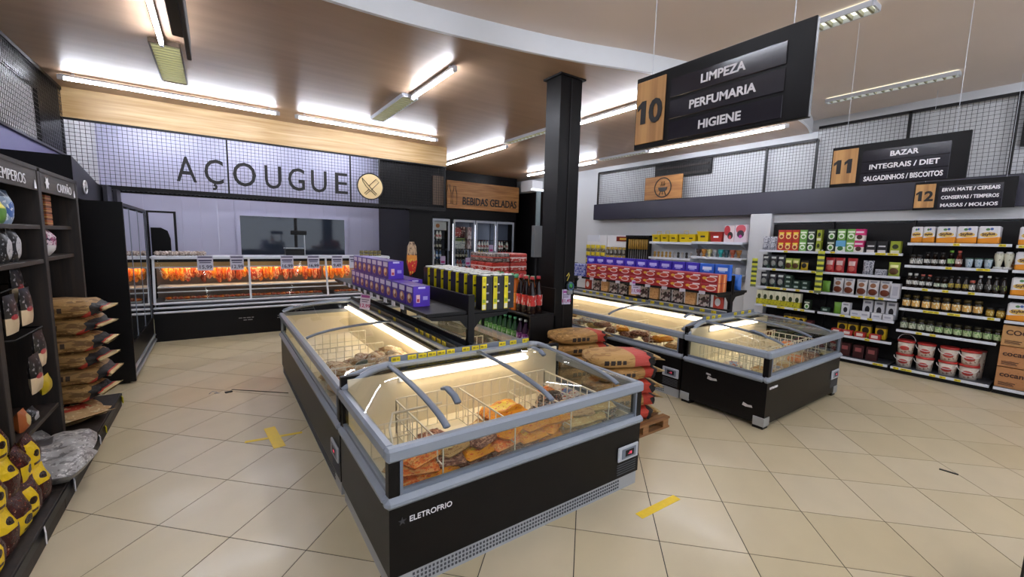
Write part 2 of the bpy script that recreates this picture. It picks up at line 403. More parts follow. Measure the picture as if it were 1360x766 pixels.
    can = bx('canopy_frame', (-1.7, 3.46, 9.04, 9.10, 2.36, 2.43), BLKM, ms)
    for k in range(86): bx('slat', (-1.66+k*.06, -1.635+k*.06, 8.70, 9.05, 2.385, 2.415), BLKM, can)
    bx('brown_mesh_box', (3.92, 4.18, 8.69, 8.72, 2.5, 3.12), mat('brown_mesh', '#5b4a3c', .7, vary=.3, scale=60), ms)
    # letters
    lt = thing('butcher_sign', 'large thin black AÇOUGUE letters on the wire mesh', 'sign')
    spans = (('A', 235.5, 262), ('Ç', 272.5, 299), ('O', 310, 338), ('U', 350, 373), ('G', 382, 404.5), ('U', 413, 434), ('E', 445, 461.5))
    P0 = [(235.5, -.475), (299, .14), (338, .600), (373, .985), (404.5, 1.36), (434, 1.733), (461.5, 2.105)]      # picture column -> metres along the mesh
    def mx(c):
        for (a, xa), (b, xb) in zip(P0[:-1], P0[1:]):
            if c <= b: return xa + (xb-xa)*(c-a)/(b-a)
        return P0[-1][1]
    for ch, c0, c1 in spans:
        me = text_mesh(ch, .52, TXTB, .03, 'LEFT', .0015); xs = [v.co.x for v in me.vertices]; x0, x1 = mx(c0), mx(c1)
        sx = (x1-x0)/(max(xs)-min(xs)); cap = max(v.co.z for v in text_mesh('E', .52, TXTB, .03, 'LEFT', .0015).vertices)
        o = ob('letter', me, (x0-min(xs)*sx, 8.60, 2.565), 0, lt, sc=(sx, 1, .385/cap))
    r = thing('knife_roundel', 'round pale wood plaque with crossed knife and cleaver', 'sign', (2.545, 8.625, 2.752))
    ob('plaque', MB().lathe([(.25, 0), (.25, .03)], mat('plaque_wood', '#d8bf8c', .5, vary=.05), 32, Matrix.Rotation(PI/2, 4, 'X')), (0, .01, 0), 0, r)
    ring = MB().tube([(.25*math.cos(2*PI*k/40), -.02, .25*math.sin(2*PI*k/40)) for k in range(40)], .011, TXTB, 6, True)
    ob('ring', ring, parent=r)
    for sg in (1, -1):
        k = MB(); o1 = [(-.15, .15), (.0, -.02)] if sg > 0 else [(.16, .13), (.0, -.02)]
        if sg > 0: pts = [(-.165, .155), (-.02, .0), (.03, -.05), (-.0, -.085), (-.09, .0), (-.15, .09)]
        else: pts = [(.165, .09), (.11, .15), (-.03, .01), (.02, -.06)]
        k.tube([(x, -.026, z) for x, z in pts], .006, TXTB, 5, True)
        h = [(sg*.03, -.055), (sg*.12, -.14), (sg*.095, -.165), (sg*.005, -.08)]
        k.tube([(x, -.026, z) for x, z in h], .006, TXTB, 5, True)
        ob('knife_outline' if sg > 0 else 'cleaver_outline', k, parent=r)
    # drinks sign
    b = thing('drinks_sign', 'wooden BEBIDAS GELADAS sign with bottle outlines above coolers', 'sign', (6.85, 11.34, 3.05))
    ob('board', MB().box(-1.30, 1.28, 0, .05, -.40, .40, SWOODX, .004), parent=b)
    me = text_mesh('BEBIDAS GELADAS', .3, TXTB, .01, 'LEFT', .004); o = ob('lettering', me, (-.80, -.012, -.27), 0, b)
    w0 = max(v.co.x for v in me.vertices); o.scale = (1.98/w0, 1, 1.05)
    for dx, hh in ((-1.05, .52), (-1.24, .55)):
        q = [(-.07, 0), (-.07, .3*hh/.5), (-.03, .42*hh/.5), (-.03, hh), (.03, hh), (.03, .42*hh/.5), (.07, .3*hh/.5), (.07, 0)]
        ob('bottle_outline', MB().tube([(dx+x, -.01, z-.28) for x, z in q], .009, TXTB, 5, True), parent=b)
    # pillar
    p = struct('pillar', MB().box(3.40, 3.74, 3.95, 4.22, 0, CEIL, BLK, .004), label='tall square black pillar beside the soft drinks', cat='pillar')
    bx('corner_seam', (3.555, 3.575, 3.943, 3.95, 0, CEIL), BLKM, p); bx('cap_plate', (3.37, 3.77, 3.92, 4.25, CEIL-.02, CEIL), BLKM, p)
build_walls()

# ------------------------------------------------------------------ lamps
def tube_lamp(x, y0, y1, z, label, along='y', grp='ceiling tubes'):
    L = y1-y0; t = thing('tube_lamp', label, 'ceiling lamp', (x, (y0+y1)/2, z) if along == 'y' else ((y0+y1)/2, x, z), 0 if along == 'y' else PI/2, grp)
    ob('batten', MB().box(-.02, .02, -L/2, L/2, .022, .05, WSH).box(-.012, .012, -L/2+.1, -L/2+.13, .05, .075, WSH).box(-.012, .012, L/2-.13, L/2-.1, .05, .075, WSH), parent=t)
    c = ob('glowing_tube', MB().lathe([(.016, -L/2+.03), (.016, L/2-.03)], TUBE, 10, Matrix.Rotation(PI/2, 4, 'X')), parent=t)
    for s in (-1, 1): ob('end_cap', MB().box(-.018, .018, s*L/2-.03, s*L/2+.03, -.02, .04, WSH, .004), parent=t)
def louvre_lamp(x, y0, y1, z, label, wide=.24, lit=None, frame=None):
    L = y1-y0; t = thing('louvre_lamp', label, 'ceiling lamp', (x, (y0+y1)/2, z), 0, 'louvred ceiling fittings')
    fr = frame or WSH; w = wide/2
    ob('housing', MB().box(-w, w, -L/2, L/2, .03, .038, lit or mat('lamp_reflector', '#c9c6be', .25, .5)), parent=t)
    ob('frame', MB().box(-w-.015, -w, -L/2, L/2, -.01, .038, fr).box(w, w+.015, -L/2, L/2, -.01, .038, fr).box(-w, w, -L/2-.015, -L/2, -.01, .038, fr).box(-w, w, L/2, L/2+.015, -.01, .038, fr), parent=t)
    n = 16; me = MB().box(-w, w, -.009, .009, -.008, .028, mat('lamp_louvre', '#98967c', .4)).mesh('slat')
    for k in range(n): ob('slat', me, (0, -L/2+(k+.5)*L/n, 0), 0, t)
def build_lamps():
    glow = emit('louvre_glow', '#f1f2cc', 1.5); glow2 = emit('louvre_glow_soft', '#eef0e0', .7)
    z = CEIL-.075
    tube_lamp(-.37, 4.45, 5.77, z, 'lit tube running up to the louvred fitting over the left aisle')
    louvre_lamp(-.35, 5.86, 7.22, z+.037, 'yellowish louvred fitting with dark frame over the left aisle', .24, glow, mat('lamp_dark_frame', '#4a3826', .5))
    tube_lamp(7.83, -1.52, .88, z, 'long lit tube before the wood band, left one', 'x')
    tube_lamp(7.83, 1.15, 3.60, z, 'long lit tube before the wood band, right one', 'x')
    tube_lamp(2.28, 4.48, 5.74, z, 'short lit tube with one free end near the curved fascia')
    louvre_lamp(2.28, 5.82, 7.28, z+.037, 'white louvred fitting between the butcher sign and the pillar', .2, glow2)
    tube_lamp(4.88, 3.5, 5.27, z, 'lit tube between the black pillar and sign 10')
    louvre_lamp(4.86, 5.4, 7.24, z+.037, 'narrow louvred fitting just left of the pillar', .12, glow2)
    tube_lamp(4.95, 7.38, 10.15, z, 'long lit tube above the cold drinks sign')
    tube_lamp(7.45, 3.2, 5.8, z, 'bright lit tube under sign 10 near the right wall')
    louvre_lamp(7.55, 5.95, 7.24, z+.037, 'narrow louvred fitting above the mesh on the right', .1, glow2)
    tube_lamp(7.5, 7.32, 8.2, z, 'short lit tube right of the pillar near the far corner')
    tube_lamp(7.6, 9.2, 10.2, z, 'short lit tube left of the pillar over the far passage')
    louvre_lamp(4.84, 1.45, 2.7, HIGH-.05, 'louvred reflector fitting behind the top of sign 10', .16, glow2)
    louvre_lamp(7.42, 1.33, 2.67, HIGH-.05, 'slim louvred reflector fitting above sign 11', .1, glow2)
    for x in (-.37, 2.28, 4.86, 7.45):                       # the rows go on behind the photographer
        for y0 in (-2.6, -.9): tube_lamp(x, y0, y0+1.3, HIGH-.05, '%s lit tube behind the photographer, %s row from the left wall' % (('rear', 'front')[y0 > -2], ORD[int((x+.4)/2.4)]), grp='rear ceiling tubes')
    tube_lamp(-.37, 1.5, 2.8, HIGH-.05, 'lit tube over the left aisle above the top of the picture')
    tube_lamp(2.28, 1.4, 2.7, HIGH-.05, 'lit tube over the near freezer above the top of the picture')
    for k, x in enumerate((-1.5, .1, 1.8)): tube_lamp(10.2, x, x+1.3, CEIL-.05, '%s lit tube from the left inside the butcher room' % ORD[k], 'x', 'butcher room tubes')
build_lamps()

# ------------------------------------------------------------------ hanging signs
def aisle_sign(x, y0, y1, num, lines, label, z0=2.36, z1=2.79, lit=False):
    W = y1-y0; Hh = z1-z0
    t = thing('aisle_sign', label, 'sign', (x, (y0+y1)/2, z0), FNX)
    ob('board', MB().box(-W/2, W/2, 0, .03, 0, Hh, BLK, .003), parent=t)
    ob('number_panel', MB().box(-W/2+.012, -W/2+.215, -.008, 0, .03, Hh-.03, SWOOD, .002), parent=t)
    one = [(-.018, 0), (.018, 0), (.018, .135), (-.012, .135), (-.042, .108), (-.042, .08), (-.018, .098)]
    for k, ch in enumerate(num):
        xx = -W/2+.112+(k-.5)*.088
        if ch == '1': ob('digit', MB().prism(one, -.003, 0, TXTB), (xx, -.009, Hh/2-.068), 0, t)
        else: ob('digit', text_mesh(ch, .185, TXTB, .004, 'CENTER', .006), (xx, -.011, Hh/2-.068), 0, t)
    fr = mat('sign_gloss', '#26232b', .12, spec=.6)
    for k, s in enumerate(lines):
        zc = Hh - .065 - k*(Hh-.07)/3 - .055
        p = ob('name_plate', MB().box(-W/2+.25, W/2-.11, -.006, 0, zc-.052, zc+.052, fr, .002), parent=t)
        me = text_mesh(s, .062, TXTW, .003, 'CENTER', .0016); o = ob('lettering', me, ((.25-.11)/2, -.009, zc-.021), 0, p)
        w0 = max(v.co.x for v in me.vertices)-min(v.co.x for v in me.vertices)
        if w0 > W-.42: o.scale.x = (W-.42)/w0
    for s in (-1, 1): ob('hanging_wire', MB().tube([(s*(W/2-.1), .015, Hh), (s*(W/2-.1), .015, HIGH-z0)], .0022, WSH, 4), parent=t)
aisle_sign(2.2, .862, 1.832, '10', ['LIMPEZA', 'PERFUMARIA', 'HIGIENE'], 'black hanging sign numbered 10, the nearest and largest')
aisle_sign(5.15, .795, 1.760, '11', ['BAZAR', 'INTEGRAIS / DIET', 'SALGADINHOS / BISCOITOS'], 'black hanging sign numbered 11 listing bazaar and biscuits', 2.384, 2.775)
aisle_sign(8.1, .795, 1.735, '12', ['ERVA MATE / CEREAIS', 'CONSERVAS / TEMPEROS', 'MASSAS / MOLHOS'], 'black hanging sign numbered 12 listing cereals and sauces', 2.33, 2.71)
def edge_sign():
    t = thing('aisle_sign', 'black hanging sign seen almost edge-on above the left aisle', 'sign', (-.052, 1.3, 2.36), FX)
    W, Hh = .97, .43
    ob('board', MB().box(-W/2, W/2-.1, -.0, .03, 0, Hh, BLK, .003), parent=t)
    ob('side_frame', MB().box(-W/2, W/2, -.012, 0, -.03, .05, BLKM, .002), parent=t)
    ob('number_panel', MB().box(-W/2+.01, -W/2+.25, .03, .038, .03, Hh-.03, SWOOD), parent=t)
    for s in (-1, 1): ob('hanging_wire', MB().tube([(s*(W/2-.15), .015, Hh), (s*(W/2-.15), .015, HIGH-2.36)], .0022, WSH, 4), parent=t)
edge_sign()
def grill_sign():
    t = thing('barbecue_sign', 'wooden sign with a round black barbecue grill emblem', 'sign', (8.24, 5.98, 2.76), FNX)
    ob('board', MB().box(-.485, .485, 0, .02, 0, .51, SWOODX, .003), parent=t)
    ob('ring', MB().tube([(.21*math.cos(2*PI*k/36), -.006, .255+.21*math.sin(2*PI*k/36)) for k in range(36)], .012, TXTB, 6, True), parent=t)
    g = [(-.12, .26), (.12, .26), (.1, .2), (.05, .165), (-.05, .165), (-.1, .2)]
    ob('grill_bowl', MB().prism(g, -.008, 0, TXTB), parent=t)
    for a, b in (((-.05, .17), (-.09, .08)), ((.05, .17), (.09, .08)), ((0, .17), (0, .1))):
        ob('grill_leg', MB().tube([(a[0], -.006, a[1]), (b[0], -.006, b[1])], .008, TXTB, 5), parent=t)
    for x in (-.04, 0, .04): ob('flame', MB().tube([(x-.012, -.006, .29), (x+.01, -.006, .33), (x-.004, -.006, .38)], .008, TXTB, 5), parent=t)
grill_sign()

# ------------------------------------------------------------------ island freezers
GRILL = mat('kick_grille_grey', '#a9acb0', .45, .2)
SLOT = mat('grille_slot_dark', '#4a4b50', .7)
ZR, RISE = .765, .125
FREEZER_FLOOR = .45
TUB = {}
def freezer(label, W, D, loc, rz, divs, falloff=True, grille=True, left_glass=True, right_glass=True, tags=(), logo=True, panel=True, feet=False, handles=(), endcap=0, pale=False):
    t = thing('island_freezer', label, 'freezer', loc, rz, 'island freezers'); w, d = W/2, D/2
    TUB[t.name] = (w-.06, d-.07)
    def srf(x, y):
        tt = min(1, max(0, (y+d)/D)); f = math.sqrt(max(0, 1-(1-tt)**2.3))
        g = math.sin(min(1, max(0, (w-abs(x))/.33))*PI/2) if falloff else 1.
        return ZR + RISE*f*g
    # black casing, open at the top
    zb = .05 if feet else .10
    ob('casing', MB().box(-w, w, -d, -d+.04, zb, .50, BLK).box(-w, w, d-.04, d, zb, .86, BLK).box(-w, -w+.04, -d+.04, d-.04, zb, .50, BLK).box(w-.04, w, -d+.04, d-.04, zb, .50, BLK)
       .box(-w+.04, w-.04, -d+.04, d-.04, zb, zb+.03, BLK), parent=t)
    ob('liner', MB().box(-w+.04, w-.04, -d+.04, d-.04, FREEZER_FLOOR-.02, FREEZER_FLOOR, LINER).box(-w+.04, w-.04, d-.06, d-.04, FREEZER_FLOOR, .84, LINER)
       .box(-w+.04, w-.04, -d+.04, -d+.05, FREEZER_FLOOR, .52, LINER).box(-w+.04, -w+.05, -d+.05, d-.06, FREEZER_FLOOR, .52 if left_glass else .74, LINER).box(w-.05, w-.04, -d+.05, d-.06, FREEZER_FLOOR, .52 if right_glass else .74, LINER), parent=t)
    def rail(name, z0, z1, out, m, bev):
        g = MB().box(-w-out, w+out, -d-out, -d+.045, z0, z1, m, bev)
        for s in (-1, 1): g.box(min(s*(w+out), s*(w-.045)), max(s*(w+out), s*(w-.045)), -d+.03, d, z0, z1, m, bev)
        return ob(name, g, parent=t)
    rail('bumper_rail', .468, .528, .022, GREY, .022)
    rail('top_rail', .705, .778, .012, GREY, .014)
    ob('glass_sill', MB().box(-w+.05, w-.05, -d+.004, -d+.03, .528, .55, GREYD).box(-w+.004, -w+.03, -d+.05, d-.05, .528, .55, GREYD).box(w-.03, w-.004, -d+.05, d-.05, .528, .55, GREYD), parent=t)
    for sx in (-1, 1):
        for sy in (-1, 1):
            x0, x1 = sorted((sx*w, sx*(w-.055))); y0, y1 = sorted((sy*d, sy*(d-.055)))
            p = ob('corner_post', MB().box(x0, x1, y0, y1, .52, .71, BLK, .004), parent=t)
            if sy < 0: ob('post_trim', MB().box(*sorted((sx*(w-.055), sx*(w-.07))), -d-.002, -d+.02, .53, .705, GREYD), parent=p)
    ob('front_glass', MB().box(-w+.06, w-.06, -d+.012, -d+.018, .545, .71, GLASS), parent=t)
    for s, on in ((-1, left_glass), (1, right_glass)):
        q = sorted((s*(w-.012), s*(w-.018)))
        ob('side_glass' if on else 'side_panel', MB().box(*q, -d+.06, d-.06, .545, .71, GLASS if on else BLK), parent=t)
    # curved sliding lids
    xs = sorted([-w+.02] + list(divs) + [w-.02])
    for a, b in zip(xs[:-1], xs[1:]):
        nx, ny = max(2, round((b-a)/.1)), 10; vs = []; fs = []
        for j in range(ny+1):
            for i in range(nx+1):
                x, y = a+(b-a)*i/nx, -d+.03+(D-.07)*(j/ny)**1.6; vs.append((x, y, srf(x, y)))
        for j in range(ny):
            for i in range(nx): k = j*(nx+1)+i; fs.append((k, k+1, k+nx+2, k+nx+1))
        ob('glass_lid', MB().add(vs, fs, LIDG, True), parent=t)
    for x in divs:
        ob('lid_frame', MB().tube([(x, -d+.03+(D-.07)*(j/16)**1.6, srf(x, -d+.03+(D-.07)*(j/16)**1.6)+.003) for j in range(17)], .021, GREYD, 8, sq=(1, .55)), parent=t)
    if falloff:
        for s in (-1, 1): ob('end_arc', MB().tube([(s*(w-.01-.33*k/10), d-.03, srf(s*(w-.01-.33*k/10), d)) for k in range(11)], .028, GREY, 8, sq=(1, .9)), parent=t)
    else:
        for s in (-1, 1): ob('end_arc', MB().tube([(s*(w-.03), -d+.04+(D-.06)*j/12, srf(0, -d+.04+(D-.06)*j/12)) for j in range(13)], .03, GREY, 8, sq=(1, .8)), parent=t)
    for (x, y) in handles:
        ob('lid_handle', MB().tube([(x, y-.10, srf(x, y-.10)+.006), (x, y-.05, srf(x, y-.05)+.026), (x, y+.04, srf(x, y+.04)+.03), (x, y+.09, srf(x, y+.09)+.008)], .019, GREYD, 6, sq=(1.2, .7)), parent=t)
    e = w-.33 if falloff else w
    bt = ob('back_rail', MB().box(-e, e, d-.04, d+.0, .86, .905, GREY, .012).box(-e, e, d-.012, d, .90, .945, GREYD if falloff or pale else DKG), parent=t)
    tm = MB().box(-.032, .032, -.004, 0, 0, .034, YTAG).mesh('price_tag')
    for x in tags: ob('price_tag', tm, (x, d-.0125, .905), 0, bt)
    ob('light_strip', MB().box(-e+.06, e-.06, d-.11, d-.07, .79, .815, LED, .008), parent=t)
    ob('light_holder', MB().box(-e+.05, e-.05, d-.07, d-.05, .77, .84, WSH), parent=t)
    if endcap:      # grey moulded end with a label, at one side
        x0, x1 = sorted((endcap*(w-.16), endcap*w)); g = MB()
        for j in range(10):
            y0, y1 = -d+.02+(D-.04)*j/10, -d+.02+(D-.04)*(j+1)/10
            g.add([(x0, y0, srf(0, y0)+.012), (x1, y0, srf(0, y0)+.012), (x1, y1, srf(0, y1)+.012), (x0, y1, srf(0, y1)+.012)], [(0, 1, 2, 3)], GREY, True)
        c = ob('end_cover', g, parent=t)
        ob('warning_label', MB().box(x0+.02, x1-.02, -d+.14, -d+.26, srf(0, -d+.2)+.02, srf(0, -d+.2)+.024, art('warning_label', '#d6d6da', [('specks', 7, .5, 0, 2, '#56565e')])), parent=c)
    # kick
    if grille:
        k = ob('kick_grille', MB().box(-w+.01, w-.01, -d+.006, -d+.05, 0, .10, GRILL).box(-w+.01, -w+.05, -d+.05, d-.03, 0, .10, GRILL).box(w-.05, w-.01, -d+.05, d-.03, 0, .10, GRILL).box(-w+.05, w-.05, d-.05, d-.03, 0, .1, GRILL), parent=t)
        sl = MB(); n = int((W-.3)/.022)
        for i in range(n):
            x = -w+.12+i*.022
            for z in (.028, .052, .076): sl.box(x, x+.011, -d+.002, -d+.006, z-.006, z+.006, SLOT)
        ob('grille_slots', sl, parent=k, kind='stuff')
    if feet:
        for sx in (-1, 1):
            for sy in (-1, 1):
                f = ob('foot', MB().box(sx*(w-.06)-.05, sx*(w-.06)+.05, sy*(d-.06)-.05, sy*(d-.06)+.05, 0, .05, BLKM).box(sx*(w-.05)-.055, sx*(w-.05)+.055, sy*(d-.05)-.055, sy*(d-.05)+.055, .03, .12, SILV, .004), parent=t)
    if panel:
        c = ob('control_panel', MB().box(w-.235, w-.02, -d-.014, -d, .225, .335, mat('panel_bezel', '#b4b8c0', .4), .012), parent=t)
        ob('display', MB().box(w-.20, w-.05, -d-.017, -d-.012, .243, .317, GREYD, .01).box(w-.165, w-.075, -d-.018, -d-.015, .258, .304, BLKM), parent=c)
        ob('digits', text_mesh('-18', .03, emit('red_digits', '#e8506a', .35), .002), (w-.12, -d-.019, .27), 0, c)
        v = MB()
        for k in range(5): v.box(w-.23, w-.03, -d-.003, -d, .195-k*.018, .202-k*.018, SLOT)
        ob('vent_slots', v, parent=t, kind='stuff')
    if logo:
        l = ob('brand_lettering', text_mesh('ELETROFRIO', .042, TXTW, .002, 'LEFT', .0004), (-w+.10, -d-.002, .375), 0, t)
        st = [(-w+.065+(.022 if k % 2 == 0 else .008)*math.sin(PI*k/5), .39+(.022 if k % 2 == 0 else .008)*math.cos(PI*k/5)) for k in range(10)]
        ob('brand_star', MB().prism(st, -d-.003, -d, DKG), parent=t)
    return t, srf
def basket(t, x0, x1, y0, y1, z0=.46, z1=.68):
    """white wire divider: a grid standing across the tub"""
    g = MB(); L = math.hypot(x1-x0, y1-y0); n = max(3, round(L/.075))
    P = lambda s, z: (x0+(x1-x0)*s, y0+(y1-y0)*s, z)
    for i in range(n+1): g.tube([P(i/n, z0), P(i/n, z1)], .0042, WIRE, 4)
    for z in (z0, (z0+z1)/2, z1): g.tube([P(0, z), P(1, z)], .0042 if z < z1 else .006, WIRE, 4)
    ob('wire_divider', g, parent=t)

W1, D1 = 1.87, .97
C1 = (.62+W1/2, 1.87+D1/2)
f1, s1 = freezer('front freezer of the near island with brand name and orange frozen bags', W1, D1, (*C1, 0), 0,
    [-w for w in (.615,)] + [.10, .695], tags=[-.56, -.44, -.36, -.285, -.21, -.13, .0, .085, .16, .34, .45, .58], handles=[(-.47, -.2), (.50, .22)])
for x in (-.62, -.15, .3, .66): basket(f1, x, x, -.42, .3, .46, .69)
basket(f1, -.62, .66, .3, .3, .46, .70); basket(f1, -.86, -.62, .05, .05, .46, .66)
ob('inner_pipe', MB().tube([(-.82, -.3, .50), (-.80, -.1, .70), (-.74, .02, .73), (-.42, .02, .73)], .008, WIRE, 6), parent=f1)
WA, DA = 3.16, .88
fA, sA = freezer('long freezer on the left aisle with wrapped frozen birds', WA, DA, (.62+DA/2, 2.87+WA/2, 0), -PI/2, [.15], falloff=False,
    left_glass=False, right_glass=False, tags=[1.38, 1.28, 1.18, 1.05, .92, .80, .2, -.3, -.9], logo=False, handles=[], endcap=-1)
basket(fA, .15, .15, -.38, .32); basket(fA, -.5, -.5, -.38, .32); basket(fA, .85, .85, -.38, .32)
fB, sB = freezer('long freezer behind the shelf post on the drinks side', WA, DA-.03, (2.49-(DA-.03)/2, 2.87+WA/2, 0), PI/2, [.0], falloff=False,
    left_glass=False, right_glass=False, logo=False, panel=False)
basket(fB, -.4, -.4, -.38, .32)
W2, D2 = 1.85, .90
f2, s2 = freezer('front freezer of the far island with bare wire baskets, standing on metal feet', W2, D2, (4.26+W2/2, 1.78+D2/2, 0), 0,
    [-.59, .08, .62], grille=False, feet=True, tags=[-.5, -.38, -.25, .12, .3, .48], logo=False, handles=[(-.62, -.18)])
for x in (-.62, -.3, 0., .35, .66): basket(f2, x, x, -.38, .28, .46, .68)
basket(f2, -.88, .88, -.15, -.15, .46, .66); basket(f2, -.88, .88, .28, .28, .46, .67)
ob('brand_lettering', text_mesh('ELETROFRIO', .03, TXTW, .002, 'LEFT', .001), (-W2/2+.05, -D2/2-.002, .40), 0, f2)
for (y, z, s) in ((.1, .36, 1.), (.14, .40, .5), (-.28, .20, .9)):
    ob('torn_sticker', MB().prism([(-.05*s, -.012*s), (-.01, -.02*s), (.06*s, -.01), (.05*s, .012*s), (.01, .006), (-.04*s, .022*s)], -.002, 0, mat('torn_paper', '#b8b4b0', .7, vary=.2, scale=30)), (-W2/2-.001, y, z), FNX, f2)
fC, sC = freezer('long freezer of the far island with meat packs, beside the charcoal', 3.2, DA, (4.30+DA/2, 2.72+1.6, 0), -PI/2, [.45], falloff=False,
    left_glass=False, right_glass=False, tags=[1.45-.155*i for i in range(16)], logo=False, handles=[(1.35, .05)], pale=True)
for x in (-.9, -.1, .55, 1.1): basket(fC, x, x, -.38, .32)

# ------------------------------------------------------------------ product meshes
_pm = {}
def memo(fn):
    def g(key, *a, **k):
        if key not in _pm: _pm[key] = fn(key, *a, **k)
        return _pm[key]
    return g
@memo
def carton(key, w, d, h, m, top=None, bev=.004):
    b = MB().box(-w/2, w/2, -d/2, d/2, 0, h, m, bev)
    if top: b.box(-w/2+.002, w/2-.002, -d/2+.002, d/2-.002, h, h+.003, top)
    return b.mesh(key)
@memo
def pouch(key, w, h, d, m, seed=0, puff=1.0):
    """standing bag: flat seams top and bottom, puffed belly, crinkles"""
    nx, nz = 8, 10; vs, fs = [], []
    for side in (-1, 1):
        for j in range(nz+1):
            for i in range(nx+1):
                u, v = i/nx*2-1, j/nz
                th = (max(0, 1-abs(u)**3))**.6 * (min(1, v*3.2+.25))**.6 * (min(1, (1-v)*2.6))**.75
                n = noise.noise(Vector((u*2+seed*7.3, v*3, side*4+seed)))*.16
                pin = 1-.06*math.sin(v*PI)
                vs.append((u*w/2*pin, side*d/2*th*(1+n)*puff, v*h))
    st = (nx+1)*(nz+1)
    for s in (0, 1):
        for j in range(nz):
            for i in range(nx):
                k = s*st+j*(nx+1)+i; q = (k, k+1, k+nx+2, k+nx+1); fs.append(q if s == 0 else q[::-1])
    b = MB().add(vs, fs, m, True); return b.mesh(key)
@memo
def flatbag(key, L, W, T, m, seed=0):
    """bag lying down, L along x"""
    nx, ny = 10, 7; vs, fs = [], []
    for side in (-1, 1):
        for j in range(ny+1):
            for i in range(nx+1):
                u, v = i/nx*2-1, j/ny*2-1
                th = (max(0, 1-abs(u)**6))**.6 * (max(0, 1-abs(v)**6))**.6
                n = noise.noise(Vector((u*1.8+seed*5.1, v*1.8, side*3+seed)))*.5 + noise.noise(Vector((u*4.5+seed, v*4.5, side)))*.3
                z = T*.42 + side*T/2*th*(1+(n if side > 0 else n*.2))
                vs.append((u*L/2*(1-.05*v*v), v*W/2*(1-.05*u*u), max(0, z)))
    st = (nx+1)*(ny+1)
    for s in (0, 1):
        for j in range(ny):
            for i in range(nx):
                k = s*st+j*(nx+1)+i; q = (k, k+1, k+nx+2, k+nx+1); fs.append(q if s else q[::-1])
    b = MB().add(vs, fs, m, True); return b.mesh(key)
@memo
def turned(key, prof, mats, seg=12): return MB().lathe(prof, mats, seg).mesh(key)
@memo
def lump(key, rx, ry, rz, m, seed=0, amp=.25, seg=12, rows=9):
    b = MB(); vs, fs = [], []
    for j in range(rows+1):
        a = PI*j/rows
        for k in range(seg):
            p = Vector((math.sin(a)*math.cos(2*PI*k/seg), math.sin(a)*math.sin(2*PI*k/seg), -math.cos(a)))
            r = 1+amp*noise.noise(p*1.6+Vector((seed*3.7, seed, 0)))+amp*.4*noise.noise(p*4+Vector((seed, 0, 5)))
            vs.append((p.x*rx*r, p.y*ry*r, rz+p.z*rz*(r if p.z > 0 else 1)))
    for j in range(rows):
        for k in range(seg): fs.append((j*seg+k, j*seg+(k+1) % seg, (j+1)*seg+(k+1) % seg, (j+1)*seg+k))
    return b.add(vs, fs, m, True).mesh(key)
@memo
def sack(key, L, W, T, m, seed=0):
    """full paper sack on its side, L along x, gathered and tied near +x"""
    prof = [(-1, .02, .02), (-.96, .62, .45), (-.85, .9, .85), (-.5, 1, 1), (0, 1.02, 1.05), (.4, .98, .98), (.62, .96, .86), (.76, .80, .58), (.83, .62, .34), (.9, .72, .24), (1, .86, .12)]
    seg = 16; vs, fs = [], []
    for i, (u, wy, wz) in enumerate(prof):
        for k in range(seg):
            a = 2*PI*k/seg; c, s = math.cos(a), math.sin(a)
            c = math.copysign(abs(c)**.5, c); s = math.copysign(abs(s)**.6, s)
            n = 1 + .16*noise.noise(Vector((u*3+seed*4, c*2, s*2))) + (.18*math.sin(a*7+seed) if u > .5 else 0)
            vs.append((u*L/2 + .02*noise.noise(Vector((seed, u, a))), c*W/2*wy*n, T/2*.95 + s*T/2*wz*n))
    for i in range(len(prof)-1):
        for k in range(seg): fs.append((i*seg+k, i*seg+(k+1) % seg, (i+1)*seg+(k+1) % seg, (i+1)*seg+k))
    fs += [tuple(reversed(range(seg))), tuple((len(prof)-1)*seg+k for k in range(seg))]
    return MB().add(vs, fs, m, True).mesh(key)
def bottle_prof(r, h, neck=.3, cap=.07):
    return [(r*.92, 0), (r, h*.03), (r, h*.22), (r, h*.5), (r*.98, h*(.92-neck)), (r*neck*1.25, h*(1-cap-.1)), (r*neck, h*(1-cap)), (r*neck*1.25, h*(1-cap)), (r*neck*1.25, h)]
def bottle(key, r, h, body, lab, cap, neck=.38, capf=.08):
    return turned(key, bottle_prof(r, h, neck, capf), [body, body, lab, body, body, body, cap, cap], 10)
def jar(key, r, h, body, lab, cap):
    return turned(key, [(r*.9, 0), (r, h*.06), (r, h*.18), (r, h*.62), (r*.95, h*.74), (r*.78, h*.80), (r*.82, h*.80), (r*.82, h)], [body, body, lab, body, body, cap, cap], 12)

